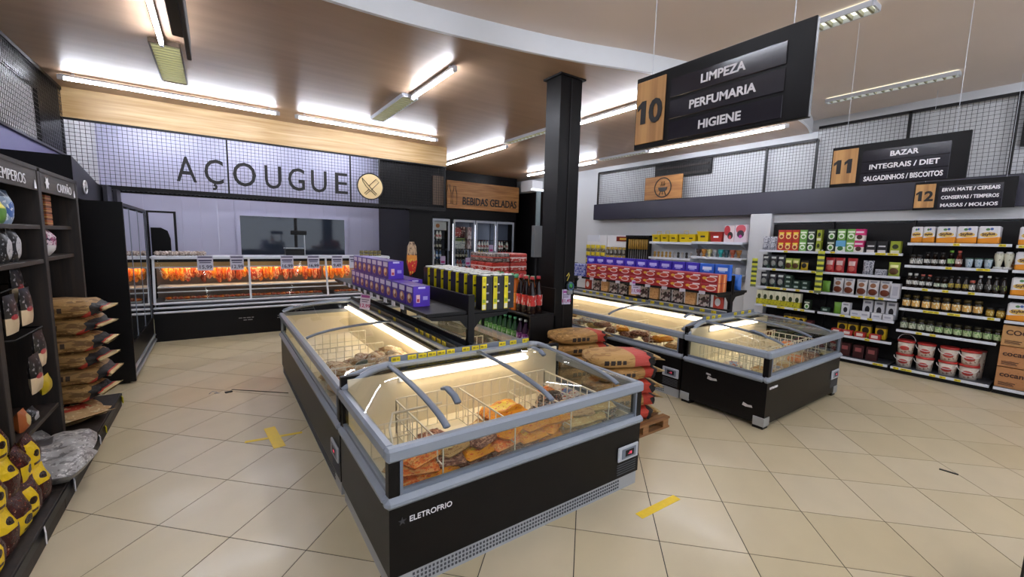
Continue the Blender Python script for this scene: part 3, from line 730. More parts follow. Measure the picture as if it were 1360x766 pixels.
# ------------------------------------------------------------------ frozen goods in the tubs
def frozen():
    OR = art('orange_shrimp_bag', '#ee7424', [('specks', 6, .5, 0, 2, '#f2a65a'), ('specks', 14, .6, 0, 2, '#c9481a')], .28, crease=.6)
    OY = art('orange_yellow_pack', '#f09a14', [('rectxy', .2, .8, .3, .7, '#f6cc34'), ('specks', 9, .6, 0, 2, '#dc5a1a')], .28, crease=.6)
    BE = art('beige_pack', '#c79b62', [('rectxy', .15, .6, .2, .8, '#d8c48e'), ('specks', 8, .58, 0, 2, '#9c6a3a')], .3, crease=.6)
    GN = art('green_label_pack', '#c9a35e', [('rectxy', .3, .75, .25, .75, '#7f8f3a'), ('specks', 8, .6, 0, 2, '#e2cf94')], .3, crease=.6)
    RD = art('dark_meat_pack', '#7d4433', [('specks', 7, .52, 0, 2, '#c08a70'), ('specks', 16, .6, 0, 2, '#5a2c22')], .3, crease=.6)
    DK = art('black_pack', '#2a2526', [('specks', 6, .56, 0, 2, '#8f8c88'), ('specks', 12, .62, 0, 2, '#b7653c')], .3, crease=.6)
    WB = art('white_blue_pack', '#cfc6ba', [('rectxy', .2, .8, .3, .7, '#6a83ad'), ('specks', 9, .56, 0, 2, '#b1533e')], .3, crease=.6)
    LAB = dict(OR='orange bag of frozen prawns', OY='orange and yellow frozen pack', BE='beige frozen pack', GN='frozen pack with green label', RD='dark meat pack', DK='black frozen pack', WB='white and blue frozen pack')
    MT = dict(OR=OR, OY=OY, BE=BE, GN=GN, RD=RD, DK=DK, WB=WB); cnt = {}
    def put(f, items, where, z=FREEZER_FLOOR):
        M = Matrix.LocRotScale(f.location, f.rotation_euler, None)
        n = {}
        for x, y, zz, k, a, s in items:
            me = flatbag('bag_%s_%d' % (k, (n.get(k, 0)) % 4), .25, .18, .07, MT[k], n.get(k, 0) % 4)
            ex, ey = s*(.125*abs(math.cos(a))+.09*abs(math.sin(a))), s*(.125*abs(math.sin(a))+.09*abs(math.cos(a))); tw, td = TUB[f.name]
            x = max(-tw+ex, min(tw-ex, x)); y = max(-td+ey, min(td-ey, y))
            c = n.get(k, 0); n[k] = c+1; p = M @ Vector((x, y, z+zz))
            tot = sum(1 for q in items if q[3] == k)
            lb = LAB[k] + ' ' + where if tot == 1 else '%s %s from the left %s' % (ORD[c], LAB[k], where)
            ob('frozen_bag', me, p, f.rotation_euler.z+a, None, lb, 'frozen food', 'packs ' + where, sc=(s, s, s))
    rn = random.Random(11); it = []
    zone = lambda x: 'OR' if x < -.66 else rn.choice(('BE', 'RD', 'OR', 'OY', 'RD')) if x < -.2 else rn.choice(('OY', 'OR', 'RD', 'OY')) if x < .16 else rn.choice(('BE', 'BE', 'OY')) if x < .4 else rn.choice(('GN', 'BE', 'GN')) if x < .72 else 'DK'
    for lay in range(3):
        for k in range(9):
            x = -.80+k*.195+.05*lay
            if x > .84: continue
            it.append((x, -.355+.03*lay, .055*lay+.01, zone(x), rn.uniform(-.3, .5), rn.uniform(.85, 1.05)))
    it += [(-.72, -.12, 0, 'BE', .8, 1), (-.34, -.18, .0, 'RD', .6, 1), (-.38, -.1, .05, 'BE', .2, .9), (-.02, -.12, .02, 'OR', .3, 1), (.08, .06, .06, 'OY', .2, 1.3), (.08, .08, .0, 'OY', .3, 1.2), (-.12, .02, .0, 'BE', .5, 1), (.30, -.16, .02, 'BE', .6, 1), (.5, -.14, .06, 'GN', .5, 1),
          (.45, -.02, .02, 'DK', .2, 1.2), (.56, .1, .05, 'DK', .7, 1.1), (.80, -.08, .04, 'DK', .3, 1), (.80, .12, .04, 'WB', .2, 1), (.62, .22, .08, 'OR', .1, .6), (-.45, .1, .0, 'RD', .2, .8)]
    put(f1, it, 'in the front freezer of near island')
    it = [(x, y, z, k, a, s) for x, y, z, k, a, s in [(-.82, -.32, 0, 'BE', .2, 1), (-.55, -.33, 0, 'BE', 1.2, .9), (-.35, -.32, 0, 'WB', .3, .8), (-.78, 0, 0, 'WB', .5, 1.1), (-.1, -.3, 0, 'BE', .1, 1), (.15, -.33, 0.04, 'OR', .3, .9), (.3, -.3, 0, 'RD', .3, 1), (.5, -.33, .02, 'RD', .1, 1), (.72, -.3, .02, 'DK', .5, 1), (.5, .0, .03, 'GN', .2, 1), (.25, .1, .0, 'BE', .9, 1), (.7, .05, .08, 'OR', .2, .7)]]
    put(f2, it, 'in the front freezer of far island')
    # long freezer C seen through its front glass
    it = []
    for i in range(9): it.append((-1.45+i*.12, -.32+.04*(i % 2), .06+.05*(i % 3), 'OR' if i < 6 else 'BE', .3*i, 1.05))
    for i, k in enumerate(('WB', 'WB', 'GN', 'RD', 'RD', 'OY', 'RD', 'RD', 'RD', 'OY', 'BE')): it.append((-.30+i*.165, -.30+.05*(i % 2), .07+.05*(i % 2), k, .5*i, 1.0))
    put(fC, it, 'in the long freezer of far island')
    # long freezer A: wrapped birds and bags
    BIRD = art('wrapped_bird', '#c9b08c', [('specks', 5, .55, 0, 2, '#a57d58'), ('specks', 11, .6, 0, 2, '#ded2b8')], .22, crease=.5)
    GRN = mat('dark_green_wrap', '#3c4a3a', .3)
    M = Matrix.LocRotScale(fA.location, fA.rotation_euler, None)
    birds = [(.3, .18, .0), (.38, -.06, 0), (.5, .2, .08), (.55, .02, .08), (.62, .22, .14), (.7, .08, .12), (.78, .24, .14), (.82, -.04, .06), (.9, .14, .14), (.98, .26, .1), (1.02, .04, .12), (1.08, .18, .14), (1.18, .26, .06), (1.2, .1, .1), (.46, -.22, .02), (.66, -.2, .04), (1.32, .24, .0)]
    for i, (x, y, z) in enumerate(birds):
        ob('frozen_bird', lump('bird%d' % (i % 4), .135, .105, .08, BIRD, i % 4, .3), M @ Vector((x, y, FREEZER_FLOOR+z)), i*.8, None, '%s wrapped frozen bird, counted from the far end of long left freezer' % ORD[i], 'frozen food', 'frozen birds in the long left freezer')
    ob('frozen_bird', lump('birdg', .12, .08, .06, GRN, 2, .3), M @ Vector((.72, -.02, FREEZER_FLOOR+.12)), .4, None, 'dark green wrapped pack among the frozen birds', 'frozen food')
    it = [(.92, -.2, .08, 'RD', .2, 1.2), (1.08, -.2, .12, 'WB', .4, 1.25), (1.24, -.18, .12, 'WB', .3, 1.25), (1.36, -.28, .06, 'RD', .3, 1.1), (1.36, .0, .06, 'OR', .1, 1.1), (.8, -.28, 0, 'BE', .3, 1.1), (.45, -.3, 0, 'BE', .6, 1.1), (1.4, .2, .0, 'OY', .3, .8)]
    put(fA, it, 'in the long left freezer')
frozen()

# ------------------------------------------------------------------ shelf racks over the islands
def tag_mesh(): return MB().box(-.03, .03, -.004, 0, 0, .035, YTAG).mesh('price_tag')
TAGM = tag_mesh()
def over_rack(label, x, y0, y1, zs, posts, wl, wr, wall=.13):
    t = thing('island_rack', label, 'shelf rack', (x, y0, 0), 0); L = y1-y0
    for y in posts:
        p = ob('post', MB().box(-.03, .03, y-.02, y+.02, .9, zs+wall, BLKM, .003), parent=t)
        for s, ww in ((-1, wl), (1, wr)):
            if ww: ob('bracket', MB().prism([(s*.03, zs-.03), (s*ww, zs-.03), (s*ww*.9, zs-.055), (s*.1, zs-.075), (s*.03, zs-.15)], y-.012, y+.012, BLKM), parent=p)
    if wl: ob('shelf_board', MB().box(-wl, -.03, 0, L, zs-.03, zs, BLKM, .003), parent=t)
    if wr: ob('shelf_board', MB().box(.03, wr, 0, L, zs-.03, zs, BLKM, .003), parent=t)
    ob('back_board', MB().box(-.012, .012, 0, L, zs-.04, zs+wall-.01, BLKM), parent=t)
    return t
RK1 = over_rack('black shelf rack over the near island holding purple boxes', 1.66, 2.95, 6.0, 1.2, (0, 1.5, 3.0), .38, .38)
RK2 = over_rack('black shelf rack over the far island holding red boxes', 5.28, 2.70, 5.6, 1.2, (.03, 1.45, 2.85), .36, .34, .2)
bx('lower_tray', (-.10, -.03, 0, 2.85, .955, .97), BLKM, RK2)
for i in range(10): ob('label_holder', MB().box(-.006, 0, -.04, .04, 0, .04, mat('label_white', '#c9c7d2', .6)), (-.384, .5+i*.22, 1.165), 0, RK1)
for i in range(9): ob('label_holder', MB().box(-.006, 0, -.04, .04, 0, .04, mat('label_white', '#c9c7d2', .6)), (-.364, .2+i*.27, 1.165), 0, RK2)

def purple_boxes():
    pf = art('purple_box', '#45238c', [('rect', .12, .88, .68, .93, '#d9d3e6'), ('oval', .5, .38, .30, .24, '#c98f5c'), ('oval', .44, .44, .14, .12, '#efe2c0'), ('oval', .6, .3, .12, .1, '#7a3a22')], .35)
    pe = art('purple_box_end', '#5230b4', [('recty', .3, .72, .88, .97, '#cfc8f0'), ('recty', .18, .4, .2, .58, '#e6b9c0'), ('recty', .22, .36, .24, .38, '#b8324a'), ('recty', .58, .86, .32, .5, '#a79be0')], .35)
    b = MB().box(-.085, .085, -.075, .075, 0, .172, pf, .002)      # front -y, turned to face -X
    b.box(.0852, .086, -.074, .074, .001, .171, pe)
    me = b.mesh('chocolate_box')
    for i in range(11):
        ob('chocolate_box', me, (1.39, 3.39+i*.178, 1.2), FNX, None, '%s purple chocolate box of the lower row, counted from near end' % ORD[i], 'box', 'purple boxes on the rack')
    for i in range(7):
        ob('chocolate_box', me, (1.395, 4.02+i*.178, 1.374), FNX, None, '%s purple chocolate box of the upper row, counted from near end' % ORD[i], 'box', 'purple boxes on the rack')
    for i in range(6):
        ob('chocolate_box', me, (1.55, 3.93+i*.178, 1.2), FNX, None, '%s purple chocolate box of the row beside centre board, from near end' % ORD[i], 'box', 'purple boxes on the rack')
purple_boxes()
def slim_boxes():
    bk = art('slim_black', '#17151a', [('rect', .3, .7, .62, .9, '#23212a'), ('rect', .42, .58, .70, .74, '#d9d6da'), ('rect', .4, .6, .2, .26, '#c9c6ca'), ('rect', .35, .65, .45, .5, '#8b8890')], .35)
    ye = art('slim_yellow', '#d2c513', [('rect', .08, .3, .78, .9, '#b9ad10'), ('rect', .06, .32, .62, .68, '#2a281a'), ('rect', .06, .32, .2, .3, '#7f9a2a'), ('rect', .04, .34, .02, .15, '#d8d8c8')], .35)
    wt = mat('slim_white_top', '#d7d8d2', .5)
    b = MB().box(-.05, .05, -.05, .05, 0, .275, bk).box(-.05, -.012, -.0508, -.05, 0, .275, ye).box(-.04, .04, -.04, .04, .275, .29, wt, .01)
    me = b.mesh('slim_box'); n = 0
    for c in range(3):
        for r in range(8):
            ob('slim_box', me, (1.80+c*.108, 2.97+r*.155+(.02*c if r else 0), 1.2), 0, None, '%s slim black and yellow box from near end, %s column from the post' % (ORD[r], ORD[c]), 'box', 'black and yellow slim boxes')
slim_boxes()
def red_boxes():
    rd = art('red_box', '#a3242b', [('oval', .58, .42, .34, .30, '#e3c3c0'), ('oval', .58, .44, .26, .2, '#c24a3a'), ('oval', .2, .52, .14, .16, '#d9a63a'), ('band', 'z', .82, 1.1, '#b8434a'), ('rect', .5, .95, .72, .86, '#e8dfe0')], .4)
    en = art('red_box_end', '#c2622a', [('band', 'y', .1, .22, '#e2b48c'), ('band', 'y', .4, .5, '#8a2320'), ('band', 'y', .7, .8, '#e2b48c')], .4)
    me = MB().box(-.108, .108, -.10, .10, 0, .108, rd, .002).box(.1085, .109, -.098, .098, .002, .106, en).mesh('biscuit_box')
    for i in range(10):
        for j in range(2):
            ob('biscuit_box', me, (5.02, 2.82+i*.221, 1.2+j*.111), FNX, None, '%s red biscuit box from the near end, %s layer' % (ORD[i], ('lower', 'upper')[j]), 'box', 'red boxes on the far island rack')
    bl = art('blue_box', '#3b2bb0', [('rect', .2, .85, .6, .8, '#b9bdf0'), ('rect', .3, .7, .5, .6, '#8f92dc'), ('oval', .5, .22, .25, .14, '#d9b090')], .4)
    b2 = art('bright_blue_box', '#2a62c9', [('rect', .2, .85, .6, .8, '#d5e2f4'), ('rect', .3, .7, .5, .6, '#8fb4ec'), ('oval', .5, .22, .25, .14, '#d9a060')], .4)
    m1 = carton('blue_biscuit', .19, .06, .20, bl); m2 = carton('bright_biscuit', .19, .06, .20, b2)
    for i in range(12):
        ob('wafer_box', m2 if i < 2 else m1, (5.19, 2.80+i*.206, 1.335), FNX, None, '%s blue wafer box standing behind the red boxes, from near end' % ORD[i], 'box', 'blue boxes on the far island rack')
    bb = art('blue_pack', '#2c3a9c', [('specks', 6, .5, 0, 2, '#b9c0e0')], .4); m3 = carton('blue_pack', .15, .12, .1, bb)
    for i in range(4):
        for j in range(2): ob('blue_pack', m3, (5.02, 5.07+i*.155, 1.2+j*.101), FNX, None, '%s small blue pack past the red boxes, %s layer' % (ORD[i], ('lower', 'upper')[j]), 'box', 'small blue packs on far rack')
    ob('blue_bag', pouch('bluebag', .13, .2, .1, mat('bright_blue_bag', '#2f6fd0', .35, vary=.2, scale=12), 3), (5.53, 2.80, 1.2), FNX, None, 'bright blue bag at the near end of the far island rack', 'bag')
    arts = [art('tan_card', '#c79e72', [('specks', 9, .56, 0, 2, '#a77a50')], .7), art('photo_card', '#3a3338', [('specks', 3, .5, 0, 2, '#a8a2a6'), ('specks', 7, .62, 0, 2, '#6c3756')], .5), art('red_card', '#a83a30', [('oval', .5, .5, .3, .3, '#c9ccd8')], .5)]
    seq = [2, 1, 0, 1, 1, 0, 1, 0, 1, 1, 0, 1, 2]
    names = ['brown card display pack', 'dark photo print pack', 'red card pack']; c = {}
    for i, k in enumerate(seq):
        w = .15 if k != 2 else .12; q = c.get(k, 0); c[k] = q+1
        ob('display_pack', carton('card%d' % k, w, .05, .165, arts[k]), (5.21, 2.84+i*.192, .97), FNX, None, '%s %s under the red boxes, from near end' % (ORD[q], names[k]), 'box', 'packs under the far rack shelf')
red_boxes()
def rack_signs():
    pm = art('rack_price', '#cfc3dc', [('rect', .1, .9, .75, .92, '#a2509c'), ('rect', .15, .85, .55, .62, '#6a5a7c'), ('rect', .15, .8, .45, .5, '#6a5a7c'), ('rect', .15, .85, .12, .36, '#a82c6e')], .6)
    def sign(nm, loc, rz, label, s=1., num='11,98', tilt=0):
        t = thing('price_sign', label, 'price sign', loc, rz, 'hanging price signs')
        ob('card', MB().box(-.06*s, .06*s, -.002, .002, 0, .19*s, mat('price_paper', '#cdc6dc', .6)), parent=t)
        ob('headline', MB().box(-.05*s, .05*s, -.004, -.002, .145*s, .175*s, mat('price_magenta', '#a04a9a', .6)), parent=t)
        ob('small_print', MB().box(-.045*s, .045*s, -.004, -.002, .115*s, .125*s, mat('price_print', '#6a5a80', .6)).box(-.04*s, .03*s, -.004, -.002, .09*s, .1*s, mat('price_print', '#6a5a80', .6)), parent=t, kind='stuff')
        ob('price', text_mesh(num, .06*s, mat('price_red', '#a8246a', .6), .002, bold=.001), (0, -.004, .025*s), 0, t)
        t.rotation_euler.y = tilt; return t
    sign('', (1.31, 4.72, .97), -.55, 'pink price sign hanging below the purple boxes', .9, '12,99', .12)
    sign('', (4.93, 3.92, 1.04), -.9, 'pink price sign hanging below the red boxes', 1.05)
    sign('', (3.60, 3.935, .98), -.25, 'pink price sign taped to the black pillar', 1.0, '11,49')
    d = thing('scanner', 'round green and blue price checker fixed to the pillar', 'scanner', (3.64, 3.93, 1.16))
    ob('disc', MB().lathe([(.055, 0), (.06, .02), (.05, .035)], mat('scanner_dark', '#30383c', .3), 20, Matrix.Rotation(PI/2, 4, 'X')), (0, .01, .05), 0, d)
    ob('green_window', MB().lathe([(.032, 0), (.02, .012)], mat('scanner_green', '#3f9a4a', .3), 16, Matrix.Rotation(PI/2, 4, 'X')), (0, -.025, .06), 0, d)
    ob('blue_ring', MB().tube([(.045*math.cos(k*PI/10), -.03, .05+.045*math.sin(k*PI/10)) for k in range(20)], .006, mat('scanner_blue', '#3f6f9a', .3), 5, True), parent=d)
    ob('cradle', MB().box(-.04, .04, -.03, .018, -.05, 0, mat('scanner_grey', '#8d8f90', .4), .008), parent=d)
    ob('hook', MB().tube([(-.06, -.01, .18), (-.03, -.015, .22), (-.02, -.015, .19), (-.05, -.01, .12)], .006, mat('hook_yellow', '#c9b84a', .4), 6), parent=d)
    s = thing('ad_standee', 'red and cream ice cream shaped advertising standee above the rack', 'advertisement', (1.665, 4.22, 1.32))
    ob('rod', MB().tube([(0, 0, 0), (0, 0, .1)], .006, BLKM, 6), parent=s)
    pts = [(-.02, .06), (.035, .10), (.055, .2), (.05, .28), (.045, .36), (.02, .41), (-.02, .41), (-.045, .36), (-.05, .28), (-.055, .2), (-.03, .1)]
    ob('cutout', MB().prism(pts, -.012, .012, art('standee_print', '#c2271d', [('band', 'z', .45, .62, '#d98a2a'), ('band', 'z', .62, 1.1, '#b99a78'), ('specks', 9, .55, .6, 2, '#5e4634'), ('specks', 6, .6, 0, .5, '#e4b43a')], .4)), parent=s)
rack_signs()

# ------------------------------------------------------------------ charcoal sacks and pallets
CH = art('charcoal_sack', '#a0763e', [('specks', 5, .54, 0, 2, '#83602f'), ('specks', 12, .64, 0, 2, '#bd945a'), ('rect', .22, .28, .36, .66, '#2a1d16'), ('rect', .30, .36, .36, .66, '#2a1d16'), ('rect', .38, .44, .38, .66, '#2a1d16'), ('rect', .46, .51, .38, .64, '#2a1d16'), ('band', 'x', .66, .79, '#a8321f'), ('band', 'x', .79, .90, '#1e1917'), ('band', 'x', .95, 1.1, '#b59a66')], .6, crease=.5)
CH2 = art('charcoal_sack_red', '#b28a50', [('specks', 5, .56, 0, 2, '#98703c'), ('rect', .14, .2, .36, .66, '#2a1d16'), ('rect', .22, .28, .36, .66, '#2a1d16'), ('rect', .30, .36, .38, .66, '#2a1d16'), ('rect', .38, .43, .38, .64, '#2a1d16'), ('band', 'x', .55, .76, '#b8483f'), ('band', 'x', .76, .90, '#1e1917'), ('band', 'x', .95, 1.1, '#b59a66')], .6, crease=.5)
CHL = art('charcoal_sack_shelf', '#94703e', [('specks', 5, .54, 0, 2, '#74532a'), ('specks', 12, .62, 0, 2, '#b08c56'), ('rect', .45, .49, .4, .66, '#3a2a1c'), ('rect', .51, .55, .4, .66, '#3a2a1c'), ('rect', .57, .61, .4, .66, '#3a2a1c'), ('diag', -2.2, 3.1, '#a8321f'), ('band', 'x', .85, .93, '#1e1917'), ('band', 'x', .95, 1.1, '#c4ab78')], .6, crease=.5)
def charcoal():
    def pal(loc, rz, label):
        t = thing('pallet', label, 'pallet', loc, rz)
        for k in range(5): ob('plank', MB().box(-.36, .36, -.30+k*.13, -.22+k*.13, .09, .11, PALLET), parent=t)
        for x in (-.3, 0, .3): ob('runner', MB().box(x-.04, x+.04, -.3, .3, .02, .09, PALLET), parent=t)
        for k in range(3): ob('plank', MB().box(-.36, .36, -.30+k*.26, -.22+k*.26, 0, .02, PALLET), parent=t)
    pal((3.18, 2.62, 0), 0, 'brown wooden pallet on the floor under the nearer charcoal sacks')
    pal((3.42, 3.45, 0), 0, 'brown wooden pallet on the floor under the charcoal sacks by the pillar')
    for i in range(5):
        ob('charcoal_sack', sack('sack%d' % ((i % 3) if i < 4 else 7), .72, .40, .135, CH2 if i == 4 else CH, i % 3), (3.13+.03*(i % 2), 2.62, .11+i*.129), -.35 + .1*(i % 2), None, '%s charcoal sack from the floor, in the stack behind near freezer' % ORD[i], 'charcoal', 'charcoal sacks between the islands')
    for i in range(5):
        ob('charcoal_sack', sack('sack%d' % (i % 3), .72, .40, .135, CH, i % 3), (3.38+.03*(i % 2), 3.45, .11+i*.132), -.2, None, '%s charcoal sack from the floor, in the stack against the pillar' % ORD[i], 'charcoal', 'charcoal sacks between the islands')
    for i in range(6):
        ob('charcoal_sack', sack('sackL%d' % (i % 3), .66, .42, .155, CHL, (i+1) % 3), (-1.15+.02*(i % 2), 5.10+.02*((i*2) % 3), .30+i*.145), -.2 + .12*(i % 2), None, '%s charcoal sack from the bottom in the dark wooden shelf' % ORD[i], 'charcoal', 'charcoal sacks in the wooden shelf')
    ob('charcoal_bag', sack('sackQ', .5, .44, .13, art('charcoal_white_bag', '#a8875c', [('rectxy', .1, .55, .2, .8, '#1e1a18'), ('rectxy', .55, .8, .3, .7, '#a83a28'), ('specks', 10, .58, 0, 2, '#c9b48a')], .6), 1), (-1.12, 4.98, .15), -.9, None, 'flat charcoal bag with black patch at the bottom of the charcoal stack', 'charcoal')
charcoal()

# ------------------------------------------------------------------ dark wooden shelves on the left
def left_shelves():
    head = ['', 'TEMPEROS', 'CARVÃO']
    for k, (y0, y1) in enumerate(((2.62, 3.66), (3.66, 4.60), (4.60, 5.62))):
        lb = ['dark wooden shelf unit nearest the camera on the left', 'dark wooden shelf unit with TEMPEROS header', 'dark wooden shelf unit with CARVÃO header holding charcoal'][k]
        t = thing('shelf_unit', lb, 'shelf', (0, 0, 0), 0, 'dark wooden shelves on the left')
        ob('back_panel', MB().box(-1.68, -1.66, y0, y1, .12, 2.22, DWOOD), parent=t)
        ob('upright', MB().box(-1.68, -1.05, y1-.055, y1, .12, 2.22, DWOOD, .003), parent=t)
        ob('upright', MB().box(-1.68, -1.05, y0, y0+.01, .12, 2.22, DWOOD), parent=t)
        ob('top_board', MB().box(-1.68, -1.05, y0, y1, 2.19, 2.22, DWOOD), parent=t)
        h = ob('header', MB().box(-1.075, -1.055, y0, y1-.056, 2.05, 2.19, HWOOD), parent=t)
        if head[k]:
            me = text_mesh(head[k], .1, TXTW, .003, 'CENTER', -.001); o = ob('lettering', me, (-1.050, (y0+y1)/2+(-.08 if k == 1 else .10), 2.075), FX, h)
            w0 = max(v.co.x for v in me.vertices)-min(v.co.x for v in me.vertices); o.scale.x = (.5 if k == 1 else .40)/w0
            if k == 2: ob('leaf_emblem', MB().prism([(.05*math.sin(q*PI/6)*(1 if q % 2 else .55), .05*math.cos(q*PI/6)*(1 if q % 2 else .55)) for q in range(12)], -.003, 0, TXTW), (-1.05, y0+.15, 2.12), FX, h)
            ob('small_emblem', MB().prism([(-.02, -.03), (.02, -.03), (.015, .0), (.0, .03), (-.015, 0)], -.003, 0, TXTW), (-1.05, y1-.12, 2.09), FX, h)
        for z in ((1.80, 1.55) if k else (1.80, 1.55, 1.2)):
            ob('shelf_board', MB().box(-1.66, -1.06 if k < 2 else -1.10, y0+.01, y1-.055, z-.03, z, DWOODY, .002), parent=t)
        if k == 1: ob('shelf_board', MB().box(-1.66, -1.06, y0+.01, y1-.055, .42, .45, DWOODY, .002), parent=t)
        ob('plinth', MB().box(-1.68, -.87, y0, y1, 0, .14, DWOOD, .004), parent=t)
        ob('price_rail', MB().box(-.875, -.862, y0, y1, .085, .135, BLKM), parent=t)
    def tg(y, c, label, s=1.):
        ob('shelf_ticket', MB().box(-.03*s, .03*s, -.003, .003, 0, .05*s, c), (-.853, y, .06), FX+.3, None, label, 'price tag', 'tickets on the left plinth')
    wt = mat('ticket_white', '#d2d0d4', .6); yt = mat('ticket_yellow', '#d8c818', .6)
    tg(3.22, wt, 'white ticket on the plinth below the brown and yellow packs', 1.4); tg(3.80, wt, 'white ticket on the plinth beside the grey bags', 1.5); tg(4.55, wt, 'white ticket on the plinth below the flat charcoal bag', 1.2)
    tg(4.78, yt, 'yellow ticket on the plinth below the charcoal'); tg(5.55, yt, 'yellow ticket at the far end of the plinth', 1.2)
    # spice and coffee packs
    a1 = art('tin_blue', '#8fa3bd', [('oval', .5, .4, .4, .25, '#3f62a0'), ('band', 'z', .8, 1.1, '#24364e'), ('specks', 6, .6, 0, 2, '#d6dde6')], .4)
    a2 = art('black_white_pack', '#1b191b', [('oval', .5, .4, .32, .3, '#b9b7ba'), ('specks', 7, .6, 0, 2, '#8a888c')], .35)
    a3 = art('coffee_cream_pack', '#19171a', [('band', 'z', 0, .42, '#cfb896'), ('oval', .42, .43, .24, .07, '#a8323a'), ('specks', 6, .6, .45, .95, '#8f8c90')], .35)
    a4 = art('brown_small', '#7a4326', [('band', 'z', .3, .5, '#b98a4a'), ('band', 'z', .7, .8, '#c96a2a')], .5)
    a5 = art('pink_check_bag', '#c9b3bc', [('band', 'z', 0, .35, '#c6c3c4'), ('specks', 7, .5, .35, 1, '#8c3f62'), ('specks', 12, .58, .35, 1, '#3a3346')], .35)
    def put(me, y, z, x, lab, cat='pack', g='packs in the left shelves', rz=FX): ob('grocery_pack', me, (x, y, z), rz, None, lab, cat, g)
    put(pouch('tin_b', .13, .22, .08, a1, 1), 4.18, 1.80, -1.13, 'blue and silver pouch on the top spice shelf'); put(pouch('tin_b2', .12, .16, .08, art('green_yellow_pouch', '#5e8f3a', [('band', 'z', .6, 1.1, '#d6c83a')], .4), 2), 4.05, 1.80, -1.13, 'green and yellow pouch on the top spice shelf')
    put(pouch('bw1', .13, .22, .09, a2, 1), 4.06, 1.55, -1.13, 'black and white pouch on the second spice shelf, left one'); put(pouch('bw2', .12, .24, .09, a2, 2), 4.22, 1.55, -1.13, 'black and white pouch on the second spice shelf, right one')
    for i, (y, z, x) in enumerate(((4.02, 1.10, -1.11), (4.25, 1.12, -1.10), (4.22, .82, -1.05), (4.02, .70, -1.03), (4.36, 1.26, -1.16))):
        put(pouch('cof%d' % (i % 3), .19, .25, .05, a3, i % 3), y, z, x, '%s black and cream popcorn pouch hanging on the spice shelf' % ORD[i])
    ob('pouch_rack', MB().tube([(-1.4, 3.9, 1.36), (-1.14, 3.9, 1.36), (-1.14, 4.45, 1.38), (-1.4, 4.45, 1.38)], .006, BLKM, 6).tube([(-1.4, 3.9, 1.07), (-1.07, 3.9, 1.07), (-1.07, 4.4, 1.07), (-1.4, 4.4, 1.07)], .006, BLKM, 6), (0, 0, 0), 0, None, 'black rod rack carrying the popcorn pouches', 'rack')
    put(pouch('yel', .16, .12, .06, mat('yellow_wrap', '#b59a1e', .35, vary=.25, scale=18), 1), 4.26, .62, -1.05, 'small yellow pouch below the popcorn pouches')
    put(pouch('low1', .1, .14, .08, art('orange_low', '#a85a2a', [('oval', .5, .5, .3, .3, '#c9b27a')], .4), 2), 4.0, .45, -1.11, 'orange pouch on the low spice shelf'); put(pouch('low2', .12, .1, .08, a2, 3), 4.15, .45, -1.11, 'dark pouch on the low spice shelf')
    m4 = carton('brownbrick', .14, .1, .048, a4)
    for i in range(5): put(m4, 5.06, 1.80+i*.05, -1.17, '%s small brown pack from the bottom of the stack under CARVÃO' % ORD[i])
    ob('pink_bag', pouch('pinkb', .22, .26, .16, a5, 2, 1.1), (-1.19, 5.05, 1.55), FX, None, 'pink and white patterned bag on the second charcoal shelf', 'bag')
    # grey bags lying on the plinth
    gb = art('grey_flour_bag', '#9b9895', [('specks', 7, .55, 0, 2, '#6e6a68'), ('specks', 15, .62, 0, 2, '#c8c4c0'), ('rectxy', .2, .5, .3, .6, '#55504e')], .3)
    for i, (x, y, z, a, l) in enumerate(((-1.03, 4.22, .14, .1, 'grey plastic bag lying on the plinth, farther one'), (-1.0, 3.87, .15, -.2, 'grey plastic bag lying on the plinth, nearer one'), (-1.28, 4.33, .14, .3, 'grey plastic bag lying deep under the spice shelf'))):
        ob('flour_bag', flatbag('grey%d' % i, .44, .36, .15, gb, i), (x, y, z), a, None, l, 'bag', 'grey bags on the plinth')
    # brown packs with yellow panels, stacked on the plinth
    sp = [('specks', 6, .6, 0, 2, '#5c241c'), ('specks', 13, .68, 0, 2, '#a8785c')]
    bp = [art('brown_pack_low_yellow', '#381311', sp + [('rect', .12, .88, .08, .55, '#d6b416'), ('oval', .5, .38, .2, .1, '#2a1a10'), ('rect', .3, .7, .16, .22, '#4a3212')], .25, crease=.4),
          art('brown_pack_side_yellow', '#381311', sp + [('rect', .08, .46, .1, .86, '#d6b416'), ('oval', .27, .55, .13, .09, '#2a1a10'), ('rect', .14, .4, .25, .32, '#4a3212')], .25, crease=.4),
          art('brown_pack_top_yellow', '#381311', sp + [('band', 'z', .62, 1.1, '#d6b416'), ('oval', .5, .78, .2, .07, '#2a1a10')], .25, crease=.4)]
    meshes = [pouch('cookp%d' % q, .18, .225, .115, bp[q], q, 1.0) for q in range(3)]
    for lay in range(3):
        for i in range(6):
            for c in range(2):
                y = 2.70+i*.168+.05*lay
                if y > 3.60 or (lay == 2 and i > 3 and c == 0): continue
                ob('cookie_pack', meshes[(i+lay*2+c) % 3], (-.955-.15*c-.04*lay, y, .14+lay*.185), FX+random.uniform(-.15, .15), None, '%s brown and yellow pack from the near end, %s layer, %s row' % (ORD[i], ORD[lay], ('front', 'rear')[c]), 'pack', 'brown and yellow packs at lower left')
left_shelves()

